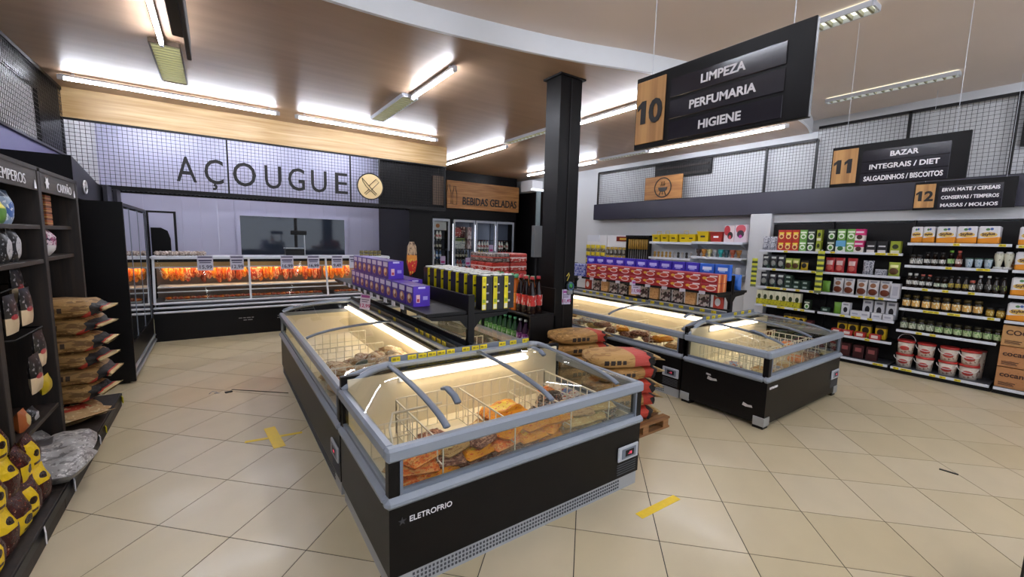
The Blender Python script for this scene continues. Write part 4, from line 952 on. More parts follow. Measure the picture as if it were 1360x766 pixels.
# ------------------------------------------------------------------ butcher's counter
def butcher():
    x0, x1 = -.88, 3.0
    t = thing('meat_counter', 'long black butcher display counter with glass front and hanging meat', 'counter')
    ob('base', MB().box(x0, x1, 8.66, 9.5, 0, .50, BLK, .006), parent=t)
    for z, y in ((.475, 8.615), (.545, 8.63), (.615, 8.66)):
        ob('rail', MB().box(x0, x1, y, y+.05, z-.017, z+.017, WSH, .012), parent=t)
    ob('tray_floor', MB().box(x0, x1, 8.72, 9.45, .60, .63, mat('counter_dark', '#2b2a2c', .4)), parent=t)
    ob('rear_wall', MB().box(x0, x1, 9.42, 9.45, .63, 1.34, mat('counter_rear', '#7d6a60', .4)), parent=t)
    ob('top_board', MB().box(x0-.02, x1, 8.86, 9.42, 1.335, 1.365, WSH, .004), parent=t)
    ob('tan_valance', MB().box(x0, x1, 9.0, 9.03, 1.19, 1.27, mat('valance_tan', '#c9a368', .5)), parent=t)
    ob('counter_lamp', MB().box(x0+.1, x1-.1, 9.05, 9.09, 1.235, 1.26, SLED), parent=t)
    ob('light_strip_cover', MB().box(x0, x1, 8.985, 9.0, 1.165, 1.19, WSH), parent=t)
    ob('dark_fascia', MB().box(x0, x1, 8.985, 9.0, 1.265, 1.335, BLKM), parent=t)
    posts = (x0+.02, .45, 1.73, 2.98)
    for x in posts: ob('glass_post', MB().add([(x-.016, 8.70, .63), (x+.016, 8.70, .63), (x+.016, 8.73, .63), (x-.016, 8.73, .63), (x-.016, 8.86, 1.34), (x+.016, 8.86, 1.34), (x+.016, 8.89, 1.34), (x-.016, 8.89, 1.34)],
        [(0, 1, 2, 3), (4, 5, 6, 7), (0, 1, 5, 4), (1, 2, 6, 5), (2, 3, 7, 6), (3, 0, 4, 7)], WSH), parent=t)
    for a, b in zip(posts[:-1], posts[1:]):
        ob('front_glass', MB().add([(a+.016, 8.71, .64), (b-.016, 8.71, .64), (b-.016, 8.87, 1.335), (a+.016, 8.87, 1.335)], [(0, 1, 2, 3)], GLASS), parent=t)
    ob('hook_rail', MB().tube([(x0+.06, 9.16, 1.20), (x1-.06, 9.16, 1.20)], .012, SILV, 6), parent=t)
    ob('inner_shelf', MB().box(x0+.05, x1-.05, 8.86, 9.3, .845, .865, WSH).box(x0+.05, x1-.05, 8.80, 8.86, .775, .79, WSH), parent=t)
    ob('counter_top_trim', MB().box(x0, x1, 8.84, 8.87, 1.32, 1.345, WSH), parent=t)
    mm = []
    for i, (c, c2, c3) in enumerate((('#d2551f', '#e8963a', '#8f2a15'), ('#b8452a', '#e0ac84', '#7a2418'), ('#a83a22', '#d87c44', '#5e1c12'), ('#dc7426', '#f0b050', '#a8441a'), ('#7a2c20', '#b8684e', '#40140e'))):
        mm.append(art('meat_%d' % i, c, [('specks', 5, .52, 0, 2, c2), ('specks', 9, .6, 0, 2, c3)], .35))
    n = 0
    random.seed(3)
    for bay, (a, b, k) in enumerate(((-.74, .38, 16), (.56, 1.66, 14), (1.80, 2.2, 5))):
        for i in range(k):
            x = a+(b-a)*i/(k-1); big = (bay == 1 and i == 0)
            h = random.uniform(.10, .155); me = lump('meat%d_%d' % (i % 5, i % 3), .056, .05, .13, mm[(i*2+bay) % 5 if bay else (3, 3, 0, 3, 1, 2, 1, 4, 1, 3, 2, 0, 1, 4, 2, 1)[i]], i, .35) if not big else lump('meatbig', .13, .06, .13, mm[1], 4, .4)
            s = (1, 1, h/.13); ob('hanging_meat', me, (x, 9.16+.03*(i % 2), 1.19-2*h*1.02), i*.9 if not big else 0, None, '%s hanging cut of meat from the left in the %s bay of the counter' % (ORD[i], ORD[bay]), 'meat', 'cuts hanging in the butcher counter', sc=s)
    tray = MB().box(-.13, .13, -.10, .10, 0, .012, mat('white_tray', '#c9ccd0', .5), .004).mesh('meat_tray')
    for i in range(13):
        x = -.62+i*.24
        if abs(x-.45) < .08 or abs(x-1.73) < .08: continue
        t2 = thing('meat_tray', 'white tray of red meat on the counter floor, %s from left' % ORD[i], 'meat', (x, 8.95, .63), 0, 'meat trays in the butcher counter')
        ob('tray', tray, parent=t2)
        for j in range(3): ob('meat_piece', lump('piece%d' % j, .05, .045, .025, mm[(i+j) % 3], j+i % 2, .35), (-.075+j*.075, .0, .011), j, t2)
    # price cards on the top edge
    for i, (x, s, w) in enumerate(((-.18, '15,99', .22), (.27, '12,99', .2), (1.05, '16,99', .21), (1.50, '16,99', .21), (1.93, '9,49', .2), (2.26, '', .2))):
        t2 = thing('price_card', ('white price card reading %s on the counter edge, %s from left' % (s.replace(',', '.'), ORD[i])) if s else 'white price card half hidden behind the purple boxes', 'price sign', (x, 8.80, 1.13), 0, 'price cards on the counter')
        ob('card', MB().box(-w/2, w/2, 0, .004, 0, .25, mat('card_lilac', '#c3c2d2', .6)), parent=t2)
        ob('headline', MB().box(-w/2+.02, w/2-.02, -.003, 0, .155, .18, mat('card_ink', '#3c3658', .6)).box(-w/2+.03, w/2-.03, -.003, 0, .125, .14, mat('card_ink', '#3c3658', .6)).box(-w/2+.01, w/2-.01, -.003, 0, .215, .235, mat('card_ink', '#3c3658', .6)), parent=t2, kind='stuff')
        if s: ob('price', text_mesh(s, .085, mat('card_price', '#3a2a4c', .6), .003, bold=.001), (0, -.003, .03), 0, t2)
    for x, z, ws in ((.25, .29, (.05, .04, .06, .03)), (.32, .25, (.05, .07)), (.85, .29, (.05, .05, .06, .05, .06, .05)), (.84, .25, (.09, .04, .08))):
        g = MB(); q = x
        for w in ws: g.box(q, q+w, 8.656, 8.66, z, z+.012, mat('faded_letter', '#9a9694', .6)); q += w+.015
        ob('faded_lettering', g, parent=t, kind='stuff')
    # items on the top board
    g = thing('garlic_row', 'row of garlic and onions on the counter top at left', 'vegetables', (-.55, 9.1, 1.365))
    for i in range(16): ob('bulb', lump('bulb%d' % (i % 3), .035, .035, .04, art('bulb_skin', '#8a7468', [('specks', 6, .5, 0, 2, '#c9bdb2')], .6), i % 3, .3), (-.28+i*.042, .03*math.sin(i*2.1), 0), i, g)
    tin = art('small_tin', '#2e2a22', [('band', 'z', .2, .7, '#8f8048'), ('specks', 8, .6, 0, 2, '#c9c2a0')], .4)
    for i in range(5):
        for j in range(2): ob('tin', turned('tin', [(.042, 0), (.042, .055)], tin, 14), (2.46+i*.09, 9.0, 1.365+j*.057), 0, None, '%s small tin on the counter end, %s layer' % (ORD[i], ('lower', 'upper')[j]), 'tin', 'tins on the counter end')
    s = thing('scale', 'black weighing scale on the counter top before the window', 'scale', (1.25, 9.1, 1.365))
    ob('body', MB().box(-.19, .13, -.12, .12, .01, .13, BLKM, .01), parent=s); ob('pan', MB().box(-.2, .14, -.14, .14, .135, .15, SILV, .006), parent=s); ob('mast', MB().box(.15, .17, .05, .07, 0, .42, SILV), parent=s)
    ob('scale_head', MB().box(-.08, .20, .03, .09, .40, .48, BLKM, .008), parent=s); ob('foot_plate', MB().box(-.22, .22, -.14, .14, 0, .012, SILV), parent=s)
butcher()
def left_cooler():
    y0, y1, x0, x1 = 6.42, 8.58, -1.68, -.88
    t = thing('upright_cooler', 'black upright cooler with mirror-like glass doors beside the butcher counter', 'cooler')
    ob('end_panel', MB().box(x0, x1+.03, y0, y0+.04, .02, 2.09, BLK, .004), parent=t)
    ob('cabinet', MB().box(x0, x0+.04, y0+.04, y1, .1, 2.09, BLK).box(x0, x1, y0+.04, y1, 2.05, 2.09, BLK).box(x0, x1, y0+.04, y1, .12, .42, BLK).box(x0, x1, y1-.04, y1, .1, 2.09, BLK), parent=t)
    ob('inner_wall', MB().box(x0+.05, x0+.07, y0+.05, y1-.05, .42, 2.04, mat('cooler_inside', '#8d93ad', .4)), parent=t)
    n = 3; L = (y1-y0-.08)/n
    for k in range(n):
        a = y0+.04+k*L; d = ob('glass_door', MB().box(x1-.02, x1-.012, a+.015, a+L-.015, .44, 2.03, GLASSR), parent=t)
        ob('door_frame', MB().box(x1-.03, x1-.008, a, a+.012, .42, 2.05, GREYD).box(x1-.03, x1-.008, a+L-.012, a+L, .42, 2.05, GREYD), parent=d)
    for z in (.8, 1.2, 1.6): ob('shelf', MB().box(x0+.07, x1-.1, y0+.06, y1-.06, z, z+.015, WSH), parent=t)
    ob('kick_rail', MB().box(x1-.02, x1+.03, y0+.04, y1, .05, .085, SILV, .01).box(x1-.02, x1+.02, y0+.04, y1, .13, .16, SILV, .008), parent=t)
    ob('plinth', MB().box(x0, x1-.03, y0+.04, y1, 0, .1, BLKM), parent=t)
    pk = [art('cold_pack%d' % i, c, [('specks', 6, .55, 0, 2, '#d9d2c8')], .4) for i, c in enumerate(('#a86a44', '#8a4436', '#b98a6a'))]
    for j, z in enumerate((.815, 1.215)):
        for i in range(8): ob('cold_pack', carton('cold%d' % (i % 3), .14, .1, .18, pk[i % 3]), (x1-.2, y0+.25+i*.24, z), FX, None, '%s chilled pack from near end on the %s shelf of upright cooler' % (ORD[i], ('lower', 'middle')[j]), 'pack', 'chilled packs in the upright cooler')
    b = thing('roof_box', 'black roof box with round emblem over the upright cooler', 'canopy', (0, 0, 0))
    ob('box', MB().prism([(6.2, 2.10), (8.6, 2.10), (8.6, 2.30), (7.3, 2.34), (6.2, 2.52)], 0, .5, BLK, Matrix(((0, -1, 0, -1.18), (1, 0, 0, 0), (0, 0, 1, 0), (0, 0, 0, 1)))), parent=b)
    ob('emblem_ring', MB().tube([(-1.17, 6.62+.07*math.cos(k*PI/12), 2.24+.07*math.sin(k*PI/12)) for k in range(24)], .008, TXTW, 5, True).tube([(-1.17, 6.58, 2.22), (-1.17, 6.62, 2.27), (-1.17, 6.66, 2.22)], .006, TXTW, 5), parent=b)
    for k, y in enumerate((7.45, 8.1)):
        ob('small_plaque', MB().box(-1.16, -1.12, y, y+.3, 2.12, 2.34, mat('plaque_dark', '#23212c', .4)), parent=b)
left_cooler()

# ------------------------------------------------------------------ drinks coolers
def drinks():
    FRM = mat('door_aluminium', '#a9adb6', .35, .3)
    cols = [('#e4e2e0', '#b04a50', 'white'), ('#2b2422', '#b9b0a0', 'dark'), ('#c8b23a', '#ece4c8', 'yellow'), ('#3f6b45', '#c9d2c0', 'green'), ('#8f2f2a', '#d8c9b8', 'red'), ('#3d5a86', '#d5dbe6', 'blue')]
    B = []
    for i, (a, b, n) in enumerate(cols):
        B.append(bottle('drink_%s' % n, .043, .27, mat('drink_body%d' % i, a, .25), art('drink_lab%d' % i, b, [('specks', 6, .56, 0, 2, a)], .4), mat('drink_cap%d' % i, b, .4)))
    lam = emit('cooler_lamp', '#e8ecff', 3.0)
    for k, (xa, xb) in enumerate(((5.12, 5.67), (5.80, 6.53), (6.56, 7.28), (7.31, 7.99))):
        nm = ['leftmost, separate', 'second', 'third', 'rightmost'][k]
        t = thing('drinks_cooler', '%s glass door cooler below the drinks sign' % nm, 'cooler', ((xa+xb)/2, 11.4, 0), 0, 'built-in drinks coolers'); w = (xb-xa)/2
        ob('door_frame', MB().box(-w, -w+.05, -.03, .02, .1, 2.33, FRM, .004).box(w-.05, w, -.03, .02, .1, 2.33, FRM, .004).box(-w+.05, w-.05, -.03, .02, 2.26, 2.33, FRM).box(-w+.05, w-.05, -.03, .02, .1, .18, FRM), parent=t)
        ob('glass_pane', MB().box(-w+.05, w-.05, -.006, 0, .18, 2.26, GLASS), parent=t)
        ob('interior', MB().box(-w, w, .33, .345, .1, 2.33, mat('cooler_rear', '#5a5f72', .4)), parent=t)
        ob('lamp', MB().box(-w+.01, -w+.03, .05, .08, .25, 2.2, lam), parent=t)
        ob('handle', MB().box(w-.04, w-.02, -.06, -.03, 1.0, 1.4, BLKM), parent=t)
        for j, z in enumerate((1.16, 1.45, 1.74)):
            ob('shelf', MB().box(-w+.05, w-.05, .04, .33, z-.02, z, BLKM), parent=t)
        n = int((2*w-.16)/.1)
        for j, z in enumerate((.87, 1.16, 1.45, 1.74)):
            if k == 1 and j >= 2: continue
            if k in (2, 3) and j == 3: continue
            q = ((1, 5, 1, 0), (4, 1, 2, 0), (3, 2, 3, 0), (4, 4, 2, 0))[k][j] if not (k > 1 and j == 2) else 0
            for i in range(n):
                ob('drink_bottle', B[(q if i % 3 else (q+(j+k) % 2)) % 6], ((xa+xb)/2-w+.11+i*.1, 11.52, z), 0, None, '%s bottle from left on the %s shelf of %s drinks cooler' % (ORD[i], ORD[3-j], ['leftmost', 'second', 'third', 'rightmost'][k]), 'bottle', 'bottles %d in the %s drinks cooler' % (4-j, ['leftmost', 'second', 'third', 'rightmost'][k]))
        pc = mat('poster_lilac', '#b5a6c4', .6)
        for (px, pz) in (((.05, 1.0),), ((.12, .95),), ((.2, 1.35), (-.1, 1.1)), ((.25, .9),))[k]:
            s = ob('door_price', MB().box(px-.08, px+.08, -.036, -.032, pz, pz+.24, pc).box(px-.06, px+.06, -.038, -.036, pz+.04, pz+.1, mat('price_red', '#a8246a', .6)), parent=t)
        if k == 1:
            for z, m, lb in ((1.56, art('snack_white', '#c4c2c6', [('band', 'z', .7, 1.1, '#8c9a5a'), ('specks', 7, .58, 0, 1, '#6f7f8a')], .4), 'white poster boxes'), (1.9, art('snack_red', '#4a2226', [('oval', .4, .5, .3, .4, '#a84a4a'), ('specks', 6, .6, 0, 1, '#d2b6b0')], .4), 'dark red poster boxes')):
                ob('stacked_box', carton('sb%g' % z, .42, .2, .32, m), (6.02, 11.56, z-.10), 0, None, lb + ' on the upper shelf of the second drinks cooler', 'box')
            ob('stacked_box', carton('sbt', .14, .2, .66, art('snack_tall', '#8f6a70', [('specks', 5, .5, 0, 1, '#d6c6c8')], .4)), (6.38, 11.56, 1.46), 0, None, 'tall patterned box at the right of the second drinks cooler', 'box')
        if k == 0: ob('stacked_box', carton('sbw', .4, .2, .25, art('snack_logo', '#c2c0c6', [('oval', .3, .5, .16, .24, '#a86a40')], .4)), (5.40, 11.56, 2.0), 0, None, 'white box with orange round mark at the top of the leftmost cooler', 'box')
        if k == 0: ob('shelf', MB().box(-w+.05, w-.05, .04, .33, 1.98, 2.0, BLKM), parent=t)
drinks()
def far_bits():
    p = thing('grey_service_pole', 'pale service pole with grey box in the dark far passage', 'pole', (8.2, 10.4, 0))
    ob('pole', MB().box(-.05, .05, -.05, .05, 2.2, 3.28, mat('pale_pole', '#7d8a8c', .5)), parent=p); ob('box', MB().box(-.17, .17, -.08, .08, 1.25, 2.22, mat('service_box', '#74777a', .5), .008), parent=p)
    ob('support', MB().box(-.04, .04, -.04, .04, 0, 1.25, BLKM), parent=p)
    ob('arm_tube', MB().box(-.3, .25, -.06, .0, 3.28, 3.33, emit('passage_tube', '#f0f4ff', 1.2)), parent=p)
far_bits()

# ------------------------------------------------------------------ soft drinks gondola by the pillar
def soda():
    t = thing('drinks_gondola', 'black shelf of soft drink bottles left of the pillar', 'shelf')
    x0, x1, y0, y1 = 2.98, 3.36, 3.86, 6.4
    ob('back_panel', MB().box(x1-.02, x1, y0, y1, 0, 1.2, BLKM), parent=t)
    for z in (.10, .47, .90): ob('shelf_board', MB().box(x0, x1-.02, y0, y1, z-.03, z, BLKM, .003), parent=t)
    ob('base', MB().box(x0+.03, x1-.02, y0, y1, 0, .07, BLKM), parent=t)
    ob('top_board', MB().box(x0, 3.9, 4.95, y1, 1.17, 1.2, BLKM, .003), parent=t)
    for y in (y0, 4.95, y1-.03): ob('end_frame', MB().box(x0, x1, y, y+.025, 0, .87 if y < 4 else 1.17, BLKM), parent=t)
    dk = mat('cola_dark', '#1f0f0c', .15); gr = mat('green_pet', '#2f5a34', .2); gp = mat('grape_pet', '#3a1f3c', .2); og = mat('orange_pet', '#c0631a', .2)
    rl = art('red_label', '#b8251f', [('specks', 5, .58, 0, 2, '#e8dcd8')], .35); gl = art('green_label', '#5f9a4a', [('specks', 5, .55, 0, 2, '#d8e0cc')], .35); pl = art('purple_label', '#7a2f7c', [('specks', 5, .55, 0, 2, '#d8c4d8')], .35); ol = art('orange_label', '#e08a1e', [('specks', 5, .58, 0, 2, '#efe0b0')], .35)
    rc = mat('cap_red', '#b03038', .4); gc = mat('cap_green', '#58a878', .4); wc = mat('cap_white', '#c9ced0', .4)
    K = dict(red=bottle('soda_red', .054, .45, dk, rl, rc, .36), green=bottle('soda_green', .05, .34, gr, gl, gc, .36), grape=bottle('soda_grape', .05, .34, gp, pl, wc, .36), orange=bottle('soda_orange', .053, .44, og, ol, gc, .36))
    for i in range(15):
        k = 'red' if i < 3 else ('orange' if i in (3, 4, 6) else 'red'); 
        for c in range(2):
            kk = k if c == 0 else ('orange' if i % 3 else 'red')
            ob('soda_bottle', K[kk], (3.05+c*.12, 3.94+i*.113+.03*c, .90), 0, None, '%s %s soft drink bottle from pillar, %s row of upper shelf' % (ORD[i], kk, ('front', 'rear')[c]), 'bottle', 'soft drinks on the upper shelf')
    for i in range(16):
        k = 'grape' if i < 3 or i > 11 else 'green'
        ob('soda_bottle', K[k], (3.06, 3.94+i*.113, .47), 0, None, '%s %s soft drink bottle from pillar on the lower shelf' % (ORD[i], k), 'bottle', 'soft drinks on the lower shelf')
    can = art('can_pack', '#a82a20', [('band', 'z', .42, .56, '#d9c6bf'), ('specks', 6, .55, 0, .42, '#d6bdb4'), ('specks', 9, .6, .55, 1.1, '#7a1812')], .3)
    can2 = art('can_pack_grey', '#8a7f7a', [('specks', 6, .5, 0, 2, '#3a302e'), ('band', 'z', .45, .6, '#a84038')], .3)
    me = carton('cans', .30, .20, .125, can, bev=.015); m2 = carton('cans2', .30, .20, .125, can2, bev=.015); n = 0
    for j in range(3):
        for i in range(2 if j < 2 else 2):
            for r in range(3):
                if j == 2 and (i, r) == (1, 2): continue
                a = m2 if (j == 2 and i == 0) else me
                ob('can_pack', a, (3.27+i*.31, 5.05+r*.21, 1.2+j*.128), 0, None, '%s can pack, %s layer, %s from near end, on drinks shelf' % (('left', 'right')[i], ORD[j], ORD[r]), 'cans', 'red can packs on the drinks shelf')
soda()

# ------------------------------------------------------------------ grocery shelves on the right wall
GX = 8.0                       # front edge of the shelves
SZ = {0: (.09, .42, .735, 1.06, 1.385, 1.705), 1: (.09, .42, .735, 1.06, 1.385, 1.715), 2: (.09, .63, .945, 1.245, 1.557, 1.87), 3: (.09, .93, 1.245, 1.557, 1.86)}
SP = {0: (2.73, 3.70), 1: (1.735, 2.715), 2: (.74, 1.725), 3: (-.26, .73), 4: (-1.25, -.27)}
def gondolas():
    nm = ['first grocery shelf bay beside the pale column', 'second grocery shelf bay with red pouches', 'third grocery shelf bay with sauces and buckets', 'fourth grocery shelf bay with paper packs and cartons', 'fifth grocery shelf bay at the right edge']
    for k in range(5):
        y0, y1 = SP[k]; zs = SZ.get(k, SZ[3])
        t = thing('grocery_shelf', nm[k], 'shelf', (0, 0, 0), 0, 'black grocery shelves on the right wall')
        ob('back_panel', MB().box(8.38, 8.42, y0, y1, .05, 2.17, BLKM), parent=t)
        ob('base', MB().box(GX+.06, 8.38, y0, y1, 0, .06, BLKM).box(GX+.0, GX+.06, y0, y1, 0, .05, BLKM), parent=t)
        ob('upright', MB().box(8.33, 8.40, y0-.015, y0+.015, 0, 2.20, BLKM), parent=t)
        if k == 0: ob('upright', MB().box(8.3, 8.40, y1-.01, y1+.02, 0, 2.20, BLKM), parent=t)
        n = 0
        for z in zs:
            x = GX-.05 if z < .1 else GX+.0
            s = ob('shelf_board', MB().box(x+.006, 8.38, y0+.012, y1-.012, z-.022, z, BLKM if z > .1 else DKG), parent=t)
            ob('price_rail', MB().box(x-.006, x+.006, y0+.012, y1-.012, z-.032, z+.004, WSH, .003), parent=s)
            random.seed(int(z*1000)+k*17)
            yy = y0+.06
            while yy < y1-.08:
                if random.random() < (.55 if k == 2 else .36):
                    w = random.choice((.06, .06, .12)); 
                    if yy+w < y1-.02: ob('price_tag', carton('ptag%g' % w, w, .003, .03, YTAG), (x-.008, yy+w/2, z-.029), FNX, s)
                yy += random.choice((.10, .14, .2))
gondolas()
def A(n, base, *ly, r=.4): return art(n, base, list(ly), r)
def shelf_goods():
    RDY = A('red_yellow_box', '#b8301f', ('oval', .5, .40, .36, .28, '#e2c27a'), ('oval', .5, .36, .22, .14, '#8f2a1a'), ('rect', .15, .85, .62, .76, '#e8d23a'))
    GRW = A('green_white_box', '#6fa04a', ('oval', .5, .38, .36, .24, '#dfe6d2'), ('oval', .5, .36, .22, .12, '#5c9438'), ('rect', .1, .9, .68, .82, '#e4ead8'))
    DGW = A('dark_green_box', '#23301f', ('oval', .5, .36, .38, .28, '#d8e0cc'), ('oval', .5, .34, .22, .16, '#4f8a34'), ('rect', .1, .9, .70, .82, '#cfd6c4'))
    BGW = A('blue_green_box', '#5f9ec4', ('band', 'z', 0, .45, '#d5dccf'), ('oval', .5, .3, .3, .2, '#3f6f3a'))
    PKB = A('pink_box', '#c42a6a', ('band', 'z', 0, .45, '#d9d2c8'), ('oval', .5, .3, .3, .2, '#4a2a22'), ('rect', .1, .9, .66, .8, '#e8d6de'))
    BLW = A('black_white_box', '#1c1a1c', ('rect', .1, .9, .0, .24, '#d0c9c6'), ('rect', .15, .85, .5, .62, '#c9c6c9'))
    YGB = A('yellow_green_box', '#8f9a2a', ('rect', .1, .9, .0, .24, '#d6d2b8'), ('oval', .5, .55, .3, .2, '#2a3018'))
    SLV = A('silver_pouch', '#a7a8b0', ('specks', 5, .52, 0, 2, '#6a6b76'), ('specks', 11, .6, 0, 2, '#d2d3da'), r=.25)
    BWP = A('black_label_pouch', '#25232a', ('oval', .5, .38, .32, .2, '#8d8e88'), ('rect', .2, .8, .72, .86, '#c2c3be'), ('specks', 8, .62, 0, .3, '#3f6a58'))
    YGP = A('green_yellow_pouch2', '#9aa83e', ('oval', .5, .35, .4, .24, '#5a3a22'), ('rect', .15, .85, .62, .82, '#e0dc9a'))
    REDP = A('red_pouch', '#a82428', ('rect', .18, .82, .5, .8, '#d8b6b2'), ('oval', .5, .3, .3, .18, '#c8625a'), r=.3)
    WHB = A('white_brown_pouch', '#c6c2c2', ('oval', .5, .26, .40, .2, '#6a3422'), ('oval', .5, .66, .26, .14, '#8c5a3a'), ('rect', .2, .8, .84, .94, '#8a8890'), r=.3)
    DGB = A('dark_green_tray', '#1e3328', ('rect', .25, .75, .3, .7, '#9fb0a4'))
    YWB = A('yellow_white_box', '#d3cfb2', ('band', 'z', 0, .4, '#bdb422'), ('oval', .5, .55, .28, .18, '#2e3a1c'), ('specks', 7, .58, 0, .4, '#6a6a1c'))
    YBK = A('yellow_black_box', '#c9a41c', ('oval', .5, .5, .34, .26, '#231d12'), ('band', 'z', .8, 1.1, '#2a2216'))
    WBK = A('white_black_box', '#c9c8cc', ('oval', .5, .42, .24, .22, '#232026'), ('rect', .2, .8, .78, .9, '#7a7882'), ('band', 'z', 0, .16, '#b9b8be'))
    RWP = A('red_white_pack', '#a32a26', ('rect', .2, .8, .25, .8, '#d2c4be'))
    DRD = A('dark_red_pack', '#3a1618', ('rect', .2, .8, .5, .8, '#8c4a4a'))
    TP = A('paper_roll_pack', '#d2d0d4', ('diag', .30, .10, '#d98a24'), ('oval', .5, .52, .40, .15, '#d8b25a'), ('oval', .44, .82, .1, .07, '#4a7a4a'), ('oval', .62, .84, .08, .07, '#3f5a9a'), r=.3)
    cnt = {}
    def put(me, k, y, z, lab, x=None, cat='pack', name='grocery_item', h=0):
        x = (GX+.09 if x is None else x)
        bay, sh = k // 10, k % 10
        key = (k, lab); c = cnt.get(key, 0); cnt[key] = c+1
        BAYN = ('first', 'second', 'third', 'fourth')[bay]
        SHN = {5: 'top', 4: 'upper', 3: 'middle', 2: 'lower', 1: 'low', 0: 'base'}[sh] if bay != 3 else {4: 'top', 3: 'upper', 2: 'middle', 1: 'lower', 0: 'base'}[sh]
        return ob(name, me, (x, y, z+.001), FNX, None, '%s %s from left, %s shelf, %s bay' % (ORD[c], lab, SHN, BAYN), cat, '%s shelf of the %s grocery bay' % (SHN, BAYN))
    # bay one
    z = SZ[0][5]; b = lambda key, m, w=.108, h=.175, d=.09: carton(key, w, d, h, m)
    for y in (3.62, 3.50): put(pouch('slv', .13, .24, .07, SLV, 1), 5, y, z, 'silver pouch')
    for j in range(2):
        for y in (3.37, 3.26, 3.15): put(b('rdy', RDY), 5, y, z+j*.178, 'red and yellow box ' + ('below', 'above')[j])
        put(b('grw', GRW), 5, 3.035, z+j*.178, 'green and white box ' + ('below', 'above')[j]); put(b('dgw', DGW), 5, 2.92, z+j*.178, 'dark green box ' + ('below', 'above')[j]); put(b('ygb', YGB, .07), 5, 2.81, z+j*.178, 'slim yellow box ' + ('below', 'above')[j])
    z = SZ[0][4]
    for y in (3.60, 3.47, 3.35): put(pouch('bwp', .12, .24, .07, BWP, 2), 4, y, z, 'black label pouch')
    for y in (3.23, 3.12): put(pouch('ygp', .11, .19, .06, YGP, 1), 4, y, z, 'green and yellow pouch')
    put(pouch('ybk', .11, .16, .06, YBK, 1), 4, 2.99, z, 'small yellow and black pouch')
    z = SZ[0][3]
    for y in (3.60, 3.46, 3.33): put(pouch('bwp2', .13, .25, .07, BWP, 0), 3, y, z, 'black label tea pouch')
    for j in range(2):
        for y in (3.20, 3.07, 2.94): put(b('dgb', DGB, .12, .075), 3, y, z+j*.077, 'dark green flat pack ' + ('below', 'above')[j])
    put(b('dgb', DGB, .12, .075), 3, 3.2, z+.155, 'dark green flat pack on top')
    z = SZ[0][2]
    for i in range(7): put(b('ywb', YWB, .098, .25), 2, 3.645-i*.102, z, 'yellow and white herb box')
    put(b('dgw2', DGW, .09, .16), 2, 2.88, z, 'dark green tea box')
    z = SZ[0][1]
    for y in (3.55, 3.42, 3.3): put(b('drd', DRD, .1, .14), 1, y, z, 'dark red pack')
    for y in (3.16, 3.05, 2.94): put(b('ybk2', YBK, .1, .2), 1, y, z, 'yellow and black box')
    put(b('drd', DRD, .1, .14), 1, 2.82, z, 'dark red pack')
    # clip strips of sachets
    for y, z0, n, lb in ((3.73, 1.02, 6, 'clip strip of yellow and green sachets at the column end'), (2.72, 1.02, 8, 'clip strip of yellow and green sachets between the first two bays')):
        t = thing('clip_strip', lb, 'sachet strip', (GX-.03, y, z0), FNX)
        ob('strip', MB().box(-.012, .012, 0, .003, 0, .085*n+.04, WSH), parent=t)
        for i in range(n): ob('sachet', pouch('sachet%d' % (i % 2), .10, .085, .025, A('sachet_y', '#b5b82c', ('band', 'z', 0, .45, '#3e4a30')) if i % 2 else A('sachet_d', '#6a7350', ('band', 'z', .5, 1.1, '#c2c234')), i % 2), (0, -.014, .02+i*.085), 0, t)
    # bay two
    z = SZ[1][5]
    for j in range(2):
        put(b('dgw', DGW), 15, 2.64, z+j*.178, 'dark green box ' + ('below', 'above')[j]); put(b(('bgw', 'grw')[j], (BGW, GRW)[j], .13), 15, 2.51, z+j*.178, ('blue and green box below', 'green and white box above')[j])
        put(b('grw', GRW, .07), 15, 2.385, z+j*.178, 'narrow green box ' + ('below', 'above')[j]); put(b('pkb', PKB, .12), 15, 2.28, z+j*.178, 'pink box ' + ('below', 'above')[j])
    for y in (2.13, 2.00): put(b('blw', BLW, .115), 15, y, z, 'black and white box')
    put(b('ygb2', YGB, .115), 15, 1.85, z, 'yellow green box')
    z = SZ[1][4]
    for y in (2.63, 2.50, 2.34): put(pouch('redp', .125, .235, .07, REDP, 1), 14, y, z, 'red pouch')
    put(pouch('slv2', .13, .21, .07, SLV, 2), 14, 2.14, z, 'silver pouch'); put(b('slb', SLV, .13, .09), 14, 1.98, z, 'low silver pack'); put(pouch('ygp2', .13, .2, .07, YGP, 2), 14, 1.84, z, 'yellow green pouch')
    z = SZ[1][3]
    put(pouch('grp', .11, .18, .06, mat('bright_green_pouch', '#6a9a32', .35, vary=.25, scale=15), 1), 13, 2.65, z, 'bright green pouch')
    for y in (2.49, 2.35, 2.19, 2.05, 1.91): put(pouch('whb%d' % int(y*10 % 2), .135, .245, .07, WHB, int(y*10) % 2), 13, y, z, 'white and brown bean pouch')
    put(b('whx', A('white_box', '#c6c4ca', ('rect', .2, .8, .2, .8, '#a9a8b4')), .10, .22), 13, 1.79, z, 'plain white box')
    z = SZ[1][2]
    put(b('dgb', DGB, .12, .075), 12, 2.62, z, 'dark green flat pack'); put(pouch('grp', .11, .18, .06, None, 1), 12, 2.46, z, 'bright green pouch')
    put(b('wbk', WBK, .11, .19), 12, 2.35, z, 'white box with black mark')
    for y in (2.22, 2.10, 1.96, 1.83): put(b('wlow', A('white_low', '#c4c3c9', ('rect', .2, .8, .3, .6, '#9a99a4')), .12, .085), 12, y, z, 'low white box in front', GX+.07)
    for y in (2.11, 1.97, 1.83): put(b('wbk2', WBK, .12, .26), 12, y, z, 'tall white box with black mark', GX+.2)
    z = SZ[1][1]
